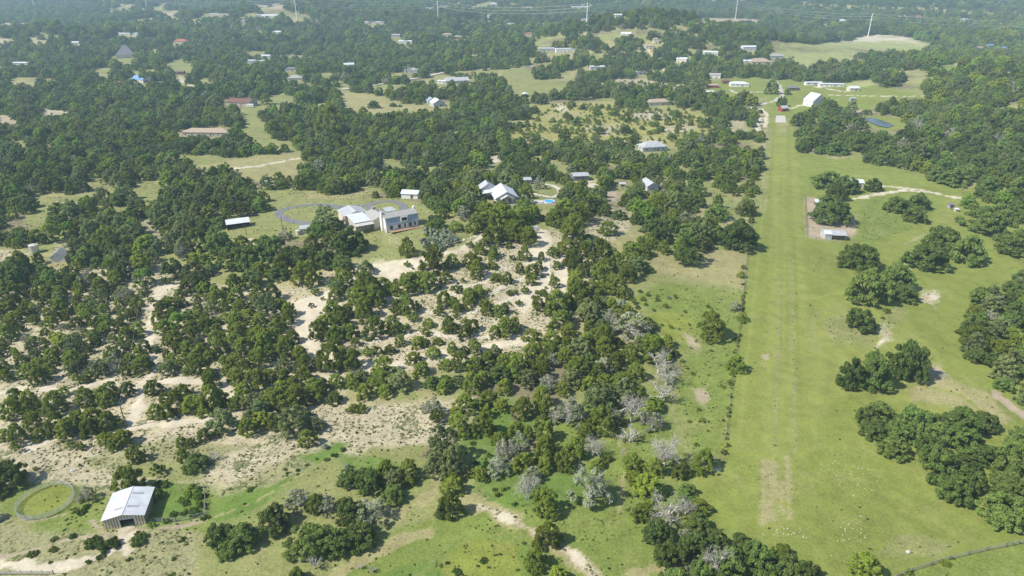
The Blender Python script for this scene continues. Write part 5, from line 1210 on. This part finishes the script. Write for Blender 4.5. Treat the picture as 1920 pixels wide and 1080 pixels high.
# above ground pool and its deck, in ground pool, dish
x, y, z, d = ground(1030, 383)
p = empty('round_pool', (x, y, z)); tag(p, 'round blue above ground pool in a pale deck', 'swimming pool')
MB().tube((0, 2, -.3), (0, 2, 1.1), 2.75, 2.75, 28).build('wall', M['poolwall'], p); MB().tube((0, 2, 1.102), (0, 2, 1.13), 2.55, 2.55, 28).build('water', M['pool'], p)
rim = MB()
for k in range(28):
    a, b = 6.283 * k / 28, 6.283 * (k + 1) / 28
    q = lambda t, r, zz: (r * math.cos(t), 2 + r * math.sin(t), zz)
    rim.add([q(a, 2.56, 1.11), q(b, 2.56, 1.11), q(b, 2.85, 1.11), q(a, 2.85, 1.11), q(a, 2.56, 1.2), q(b, 2.56, 1.2), q(b, 2.85, 1.2), q(a, 2.85, 1.2)], [(4, 5, 6, 7), (0, 4, 7, 3), (1, 2, 6, 5), (0, 1, 5, 4), (3, 7, 6, 2)])
rim.build('rim', M['white'], p)
MB().box(-7.6, -3.0, .2, 4.2, -.3, .9).build('deck', M['concrete'], p); MB().box(-7.6, 3.4, -1.4, -.9, -.3, .85).build('step', M['concrete'], p)
x, y, z, d = ground(482, 189)
ip = empty('swimming_pool', (x, y, z)); tag(ip, 'turquoise sunken pool behind the brown roofed house', 'swimming pool')
MB().box(-6.2, 6.2, -3.2, 3.2, -.5, .2).build('surround', M['concrete'], ip); MB().box(-5.2, 5.2, -2.3, 2.3, .0, .23).build('water', M['poolcyan'], ip)
x, y, z, d = ground(1006, 437)
sd = empty('satellite_dish', (x, y, z), R(-15)); tag(sd, 'large grey mesh satellite dish on a post above terraces', 'satellite dish')
MB().tube((0, 0, -.3), (0, 0, 1.9), .09, .09, 8).build('post', M['steel'], sd)
v, f = [], []
for k in range(5):
    for j in range(20):
        a, rr = 6.283 * j / 20, 1.5 * (k + .4) / 4.4
        v.append((rr * math.cos(a), -.35 - .14 * rr * rr + .5 * rr * math.sin(a) * 0, 2.1 + rr * math.sin(a)))
for k in range(4):
    for j in range(20): f.append((k * 20 + j, k * 20 + (j + 1) % 20, (k + 1) * 20 + (j + 1) % 20, (k + 1) * 20 + j))
f.append(tuple(range(20)))
MB().add([(a, b * -1 - .5, c_) for a, b, c_ in v], f).build('reflector', M['steel'], sd); MB().tube((0, -.1, 2.1), (0, -1.3, 2.1), .04, .03, 6).build('feed_arm', M['steel'], sd)

# ---------------------------------------------------------------- fences
def wire_fence(name, label, line, h=1.25, gap=5.0, wires=4, mesh=False, m='post'):
    L = seg_world(pts(line)); P = []
    for a, b in zip(L[:-1], L[1:]):
        n = max(1, int(np.hypot(*(b - a)) / gap)); P += [a + (b - a) * k / n for k in range(n)]
    P = np.array(P + [L[-1]]); Z = H(P[:, 0], P[:, 1])
    root = empty(name, (float(P[0, 0]), float(P[0, 1]), float(Z[0]))); tag(root, label, 'fence'); o = np.array([P[0, 0], P[0, 1], Z[0]])
    Q = np.column_stack([P, Z]) - o
    pm = None
    for q in Q:
        if pm is None: ob_ = MB().tube((0, 0, -.3), (0, 0, h + .12), .13, .11, 6).build('post', M[m], root); pm = ob_
        else: ob_ = pm.copy(); COL.objects.link(ob_)
        ob_.location = tuple(q)
    w = MB()
    for a, b in zip(Q[:-1], Q[1:]):
        for k in range(wires):
            zz = h * (k + 1) / wires; w.tube(a + [0, 0, zz], b + [0, 0, zz], .03, .03, 3)
        if mesh:
            n = max(2, int(np.linalg.norm(b - a) / .35))
            for t in range(1, n): c_ = a + (b - a) * t / n; w.tube(c_ + [0, 0, .02], c_ + [0, 0, h], .014, .014, 3)
    w.build('wire', M['wire'], root)
wire_fence('wire_fence', 'long wire fence between scrub meadow and green runway', '1411,400 1402,470 1396,530 1388,600 1381,650 1372,720 1366,775 1360,824', 1.3, 6)
wire_fence('boundary_fence', 'mesh boundary fence crossing the near pasture corner', '1650,1100 1710,1072 1780,1050 1850,1033 1920,1019 2050,992', 1.3, 4, 5, True)
wire_fence('corral_fence', 'post and wire fence along the bare dirt pen', '1509,371 1511,400 1513,444 1530,449', 1.3, 4, 4)
wire_fence('yard_fence', 'wire mesh fence around the weedy yard beside barn', '284,980 330,978 383,969 386,945 383,915', 1.3, 2.6, 4, True)
# the round pen: panels of bars
px_, py_, pz_, pd_ = ground(86, 942)
pen = empty('round_pen', (px_, py_, pz_)); tag(pen, 'round livestock pen of pale mesh panels with yellow grass inside', 'pen')
RAD, n = 6.2, 22; base = None
for k in range(n):
    a = 6.283 * k / n; wx, wy = px_ + RAD * math.cos(a), py_ + RAD * math.sin(a); zz = float(H(wx, wy)) - pz_
    pn = MB()
    s = 2 * RAD * math.sin(3.1416 / n)
    if base is None:
        pn.tube((0, 0, -.2), (0, 0, 1.45), .045, .045, 6)
        for j in range(9): pn.tube((0, 0, .12 + j * .18), (0, s, .12 + j * .18), .02, .02, 4)
        for j in range(1, 8): pn.tube((0, s * j / 8, .1), (0, s * j / 8, 1.6), .016, .016, 4)
        q = pn.build('panel', M['steel'], pen); base = q
    else:
        q = base.copy(); COL.objects.link(q)
    q.location = (RAD * math.cos(a), RAD * math.sin(a), zz); q.rotation_euler = (0, 0, a + 3.1416 / n)
# low rail fence in the near corner
A, B = ground(-60, 1077), ground(101, 1077)
L0, L1 = Vector(A[:3]), Vector(B[:3]); rf_ = empty('rail_fence', L0); tag(rf_, 'low weathered grey rail fence at the near corner', 'fence')
dv = L1 - L0; n = 9
for k in range(n):
    q = dv * k / (n - 1); MB().box(q.x - .07, q.x + .07, q.y - .07, q.y + .07, q.z - .3, q.z + 1.25).build('post', M['post'], rf_)
for zz in (.3, .62, .94): MB().slab((0, -.11, zz + .2), (dv.x, dv.y - .11, dv.z + zz + .2), (dv.x, dv.y - .075, dv.z + zz + .2), (0, -.075, zz + .2), .2).build('rail', M['grey'], rf_)

# ---------------------------------------------------------------- poles and power lines
def pole(px, py, h, label, arm=True):
    x, y, z, d = ground(px, py); t = empty('utility_pole', (x, y, z)); tag(t, label, 'utility pole', 'wooden utility poles')
    MB().tube((0, 0, -.5), (0, 0, h), .17, .12, 8).build('shaft', M['polewood'], t)
    if arm: a = MB().box(-1.1, 1.1, -.06, .06, h - .7, h - .56).build('crossarm', M['polewood'], t); MB().tube((-.9, 0, h - .558), (-.9, 0, h - .4), .05, .04, 6).tube((.9, 0, h - .558), (.9, 0, h - .4), .05, .04, 6).build('insulators', M['steel'], a)
    return Vector((x, y, z + h))
pa = pole(237, 802, 8.6, 'bare utility pole beside the sandy track above the barn', False)
pb = pole(277, 560, 9.5, 'utility pole at top of the sandy track through junipers')
pc = pole(340, 441, 9.5, 'utility pole in the small sandy clearing left of carport'); pole(314, 462, 7, 'shorter utility pole left of the sandy clearing', False)
pole(532, 444, 9.5, 'utility pole on lawn in front of asphalt loop', False); pole(462, 440, 5, 'short pole on lawn right below the carport', False); pole(293, 486, 7.5, 'pale utility pole among junipers below the clearing', False)
pole(33, 480, 6, 'thin pole left of the tall water tank', False)
PYL = [(66, 20, 0), (276, 18, -5), (557, 38, 2), (822, 46, 6), (1100, 48, 9), (1377, 49, 3), (1627, 70, 29)]
PYLAB = ['slim pale pylon at the far left end of line', 'pale pylon rising left of the bright white house', 'pale pylon right of the cream far house', 'pale pylon near the hazy cream building', 'pale pylon rising beside a white house', 'pale pylon standing left of the far dirt road', 'tallest looking pale pylon standing on the pale field edge']
tops = []
for (bx, by, ty), lb in zip(PYL, PYLAB):
    x, y, z, d = ground(bx, max(by, 8)); h = min(max((by - ty) * d / FPX / .97, 30), 62)
    t = empty('power_pylon', (x, y, z)); tag(t, lb, 'pylon', 'pale transmission pylons')
    MB().tube((0, 0, -2), (0, 0, h), .95, .5, 10).build('shaft', M['pole'], t)
    for k, zz in enumerate((h - 1.5, h - 6.5, h - 11.5)): MB().tube((-3.5 if k % 2 else 0, 0, zz), (0 if k % 2 else 3.5, 0, zz + .4), .22, .22, 6).build('crossarm', M['pole'], t)
    tops.append((Vector((x, y, z)), h))
def cable(label, p, q, sag, r, m='blackwire'):
    w = MB(); last = None
    for k in range(17):
        u = k / 16; c_ = p.lerp(q, u) - Vector((0, 0, sag * 4 * u * (1 - u)))
        if last is not None: w.tube(last, c_, r, r, 4)
        last = c_
    o = w.build('power_cable', M[m]); tag(o, label, 'power cable', 'cables of the far power line'); return o
nm_ = ['uppermost', 'middle', 'lowest']
ends = [tops[0][0] + Vector((-420, 40, 0))] + [t[0] for t in tops] + [tops[-1][0] + Vector((520, -160, 0))]
hs_ = [tops[0][1]] + [t[1] for t in tops] + [tops[-1][1]]
where = ['left of the first pylon', 'between the first and second pylon', 'between the second and third pylon', 'between the third and fourth pylon', 'between the fourth and fifth pylon', 'between the fifth and sixth pylon', 'between the sixth and last pylon', 'right of the last pylon']
for i in range(len(ends) - 1):
    for k in range(3):
        cable(f'{nm_[k]} cable of the far power line {where[i]}', ends[i] + Vector((0, 0, hs_[i] - 1.5 - 5 * k)), ends[i + 1] + Vector((0, 0, hs_[i + 1] - 1.5 - 5 * k)), 9, .2)
for (p_, q_), lb in zip(((pa, pb), (pb, pc)), ('thin cable from the barn track pole to the juniper pole', 'thin cable from the juniper pole to the clearing pole')):
    o_ = cable(lb, p_ - Vector((0, 0, .3)), q_ - Vector((0, 0, .3)), 1.6, .02); o_['group'] = 'thin local power cables'

# ---------------------------------------------------------------- vehicles and small things
def car(px, py, rot, paint, label, L=4.6, Hh=1.45, name='parked_car', cat='car'):
    x, y, z, d = ground(px, py); t = empty(name, (x, y, z + .05), R(rot)); tag(t, label, cat)
    a = L / 2
    MB().prism([(-a, .35), (a, .35), (a, .8), (a * .55, .92), (-a * .9, .95), (-a, .85)], 'y', -.88, .88).build('body', M[paint], t)
    MB().prism([(-a * .8, .952), (a * .5, .925), (a * .15, Hh), (-a * .6, Hh)], 'y', -.76, .76).build('cabin', M['glass'], t)
    MB().box(-a * .58, a * .14, -.74, .74, Hh + .003, Hh + .06).build('roof', M[paint], t)
    for sx in (-.62, .62):
        for sy in (-.86, .70): MB().tube((a * sx, sy, .33), (a * sx, sy + .16, .33), .33, .33, 12).build('wheel', M['tyre'], t)
    return t
car(1558, 375, 4, 'white', 'white car parked in shade behind the corral oak'); car(287, 421, -10, 'black', 'black car parked in shade in the sandy clearing')
car(655, 401, 40, 'bluegrey', 'blue grey car parked at the left end of white house'); car(1008, 340, 0, 'bluegrey', 'grey pickup parked by the silvery tree and loop road', 5.4, 1.7, 'parked_pickup', 'pickup')
x, y, z, d = ground(470, 201)
t = empty('caravan', (x, y, z), R(-8)); tag(t, 'white caravan parked beside the brown roofed house', 'caravan')
MB().prism([(-3.4, .6), (3.4, .6), (3.6, 1.4), (3.1, 3.0), (-3.3, 3.0), (-3.5, 2.0)], 'y', -1.2, 1.2).build('body', M['white'], t)
windows(t, [(-2.2, -1.0, 1.5, 2.2, -1.2, 'f'), (.8, 2.0, 1.5, 2.2, -1.2, 'f')])
for sx in (-.5, .6): MB().tube((sx, -1.18, .4), (sx, -.95, .4), .4, .4, 12).tube((sx, .95, .4), (sx, 1.18, .4), .4, .4, 12).build('wheel', M['tyre'], t)
def trailer(px, py, rot, label):
    x, y, z, d = ground(px, py); t = empty('flat_trailer', (x, y, z), R(rot)); tag(t, label, 'trailer', 'dark trailers by the carport')
    MB().box(-2.6, 2.6, -1, 1, .55, .75).box(-2.6, -2.5, -1, 1, .752, 1.2).build('bed', M['black'], t); MB().tube((2.6, 0, .6), (4.0, 0, .5), .06, .06, 6).build('tow_bar', M['steel'], t)
    for sx in (-.6, .4): MB().tube((sx, -1.2, .38), (sx, -1.0, .38), .38, .38, 12).tube((sx, 1.0, .38), (sx, 1.2, .38), .38, .38, 12).build('wheel', M['tyre'], t)
trailer(456, 406, 10, 'dark flat trailer nearest the carport roof'); trailer(474, 405, 16, 'dark flat trailer farther right of the carport')
# white rubbish, white slabs, boulder, log, trough, brush pile
x, y, z, d = ground(136, 883); t = empty('scrap_heap', (x, y, z)); tag(t, 'little heap of white scrap on stony slope', 'scrap')
for k in range(4): MB().box(-.5 + .3 * k, -.1 + .3 * k, -.3 + .17 * k, .2 + .1 * k, -.05, .18 + .07 * (k % 2)).build('sheet', M['white' if k % 2 == 0 else 'greywall'], t)
x, y, z, d = ground(1337, 882); t = empty('slab_pile', (x, y, z)); tag(t, 'pile of white stone slabs under the dark bush at fence corner', 'stone pile')
for k in range(4): MB().prism([(-1.4 + .9 * k, -.1), (-.4 + .9 * k, -.1), (-.5 + .9 * k, .3), (-1.2 + .9 * k, .35)], 'y', -.5 + .15 * k, .3 + .1 * k).build('slab', M['stone'], t)
x, y, z, d = ground(1703, 1035); o_ = link('boulder', rocks[1], None, (x, y, z)); o_.scale = (1.3, 1.0, 1.2); tag(o_, 'single white boulder in near pasture grass', 'boulder')
x, y, z, d = ground(650, 888); t = MB().tube((-1.6, 1.3, .12), (1.6, -1.3, .14), .14, .1, 8).tube((-.4, .33, .14), (-.9, -.5, .4), .07, .04, 6).build('fallen_log', M['grey'], None, (x, y, z)); tag(t, 'pale fallen log lying at left of the elm thicket', 'log')
x, y, z, d = ground(1167, 851); t = empty('metal_gate', (x, y, z), R(75)); tag(t, 'pale green pipe gate leaning by the grassy lane', 'gate')
MB().tube((-1.4, 0, .2), (1.4, 0, .2), .035, .035, 6).tube((-1.4, 0, 1.2), (1.4, 0, 1.2), .035, .035, 6).tube((-1.4, 0, .2), (-1.4, 0, 1.2), .035, .035, 6).tube((1.4, 0, .2), (1.4, 0, 1.2), .035, .035, 6).build('frame', M['steel'], t)
MB().tube((-1.4, 0, .53), (1.4, 0, .53), .025, .025, 6).tube((-1.4, 0, .86), (1.4, 0, .86), .025, .025, 6).build('bars', M['steel'], t)
x, y, z, d = ground(1753, 703); bp = MB(); r9 = np.random.default_rng(8)
for k in range(90):
    a, rr = r9.uniform(0, 6.28), 4.2 * math.sqrt(r9.uniform()); c_ = Vector((rr * math.cos(a), rr * .6 * math.sin(a), max(.05, 1.3 * (1 - rr / 4.4)) * r9.uniform(.2, 1)))
    dv_ = Vector((r9.normal(), r9.normal() * .7, r9.normal() * .2)).normalized() * r9.uniform(.5, 1.6); bp.tube(c_ - dv_, c_ + dv_, .05, .02, 4)
tag(bp.build('brush_pile', M['grey'], None, (x, y, z)), 'heap of grey cut branches beside the tall pasture oak', 'brush pile')

# ---------------------------------------------------------------- air, light, camera
hz = MB().box(-7000, 7000, -300, 9400, -60, 190).build('haze', M['white']); hz.data.materials.clear()
hm = bpy.data.materials.new('haze_air'); hm.use_nodes = True; nt = hm.node_tree; nt.nodes.clear()
pv = nt.nodes.new('ShaderNodeVolumePrincipled'); om = nt.nodes.new('ShaderNodeOutputMaterial'); nt.links.new(pv.outputs[0], om.inputs['Volume'])
pv.inputs['Color'].default_value = (.60, .85, 1.0, 1); pv.inputs['Density'].default_value = .00018; pv.inputs['Anisotropy'].default_value = .1
hz.data.materials.append(hm); tag(hz, kind='stuff', label='thin blue summer haze over the hills', cat='haze')

EL, AZM = R(47), math.atan2(-.38, -1.0)                          # the sun stands left of the view, a little behind
wld = bpy.data.worlds.new('World'); scene.world = wld; wld.use_nodes = True
nt = wld.node_tree; sky = nt.nodes.new('ShaderNodeTexSky'); sky.sky_type = 'NISHITA'; sky.sun_disc = False
sky.sun_elevation = EL; sky.sun_rotation = math.pi / 2 - AZM; sky.air_density = 1.0; sky.dust_density = .6
bg = nt.nodes['Background']; bg.inputs[1].default_value = .13; nt.links.new(sky.outputs[0], bg.inputs[0])
sl = bpy.data.lights.new('sun', 'SUN'); sl.energy = 5.0; sl.angle = R(.5); sl.color = (1, .95, .86)
so = bpy.data.objects.new('sun', sl); COL.objects.link(so)
so.rotation_euler = (-Vector((math.cos(AZM) * math.cos(EL), math.sin(AZM) * math.cos(EL), math.sin(EL)))).to_track_quat('-Z', 'Y').to_euler()
cam = bpy.data.cameras.new('camera'); cam.sensor_width = 36; cam.lens = 24; cam.clip_start = 1; cam.clip_end = 20000
co = bpy.data.objects.new('camera', cam); COL.objects.link(co); co.location = (0, 0, CAMH); co.rotation_euler = (math.pi / 2 - PITCH, 0, 0)
scene.camera = co
scene.view_settings.view_transform = 'Standard'; scene.view_settings.look = 'None'; scene.view_settings.exposure = .5; scene.view_settings.gamma = 1
scene.cycles.use_denoising = True; scene.cycles.max_bounces = 5; scene.cycles.diffuse_bounces = 3; scene.cycles.transmission_bounces = 3; scene.cycles.volume_bounces = 0
scene.cycles.use_adaptive_sampling = True; scene.cycles.adaptive_threshold = .01
print('PLANTS', len(AK), 'single', int(single.sum()), {k: (int(((AK == k) & single).sum()), int((AK == k).sum())) for k in KIND}, 'tufts', len(x) if hasattr(x, '__len__') else '')
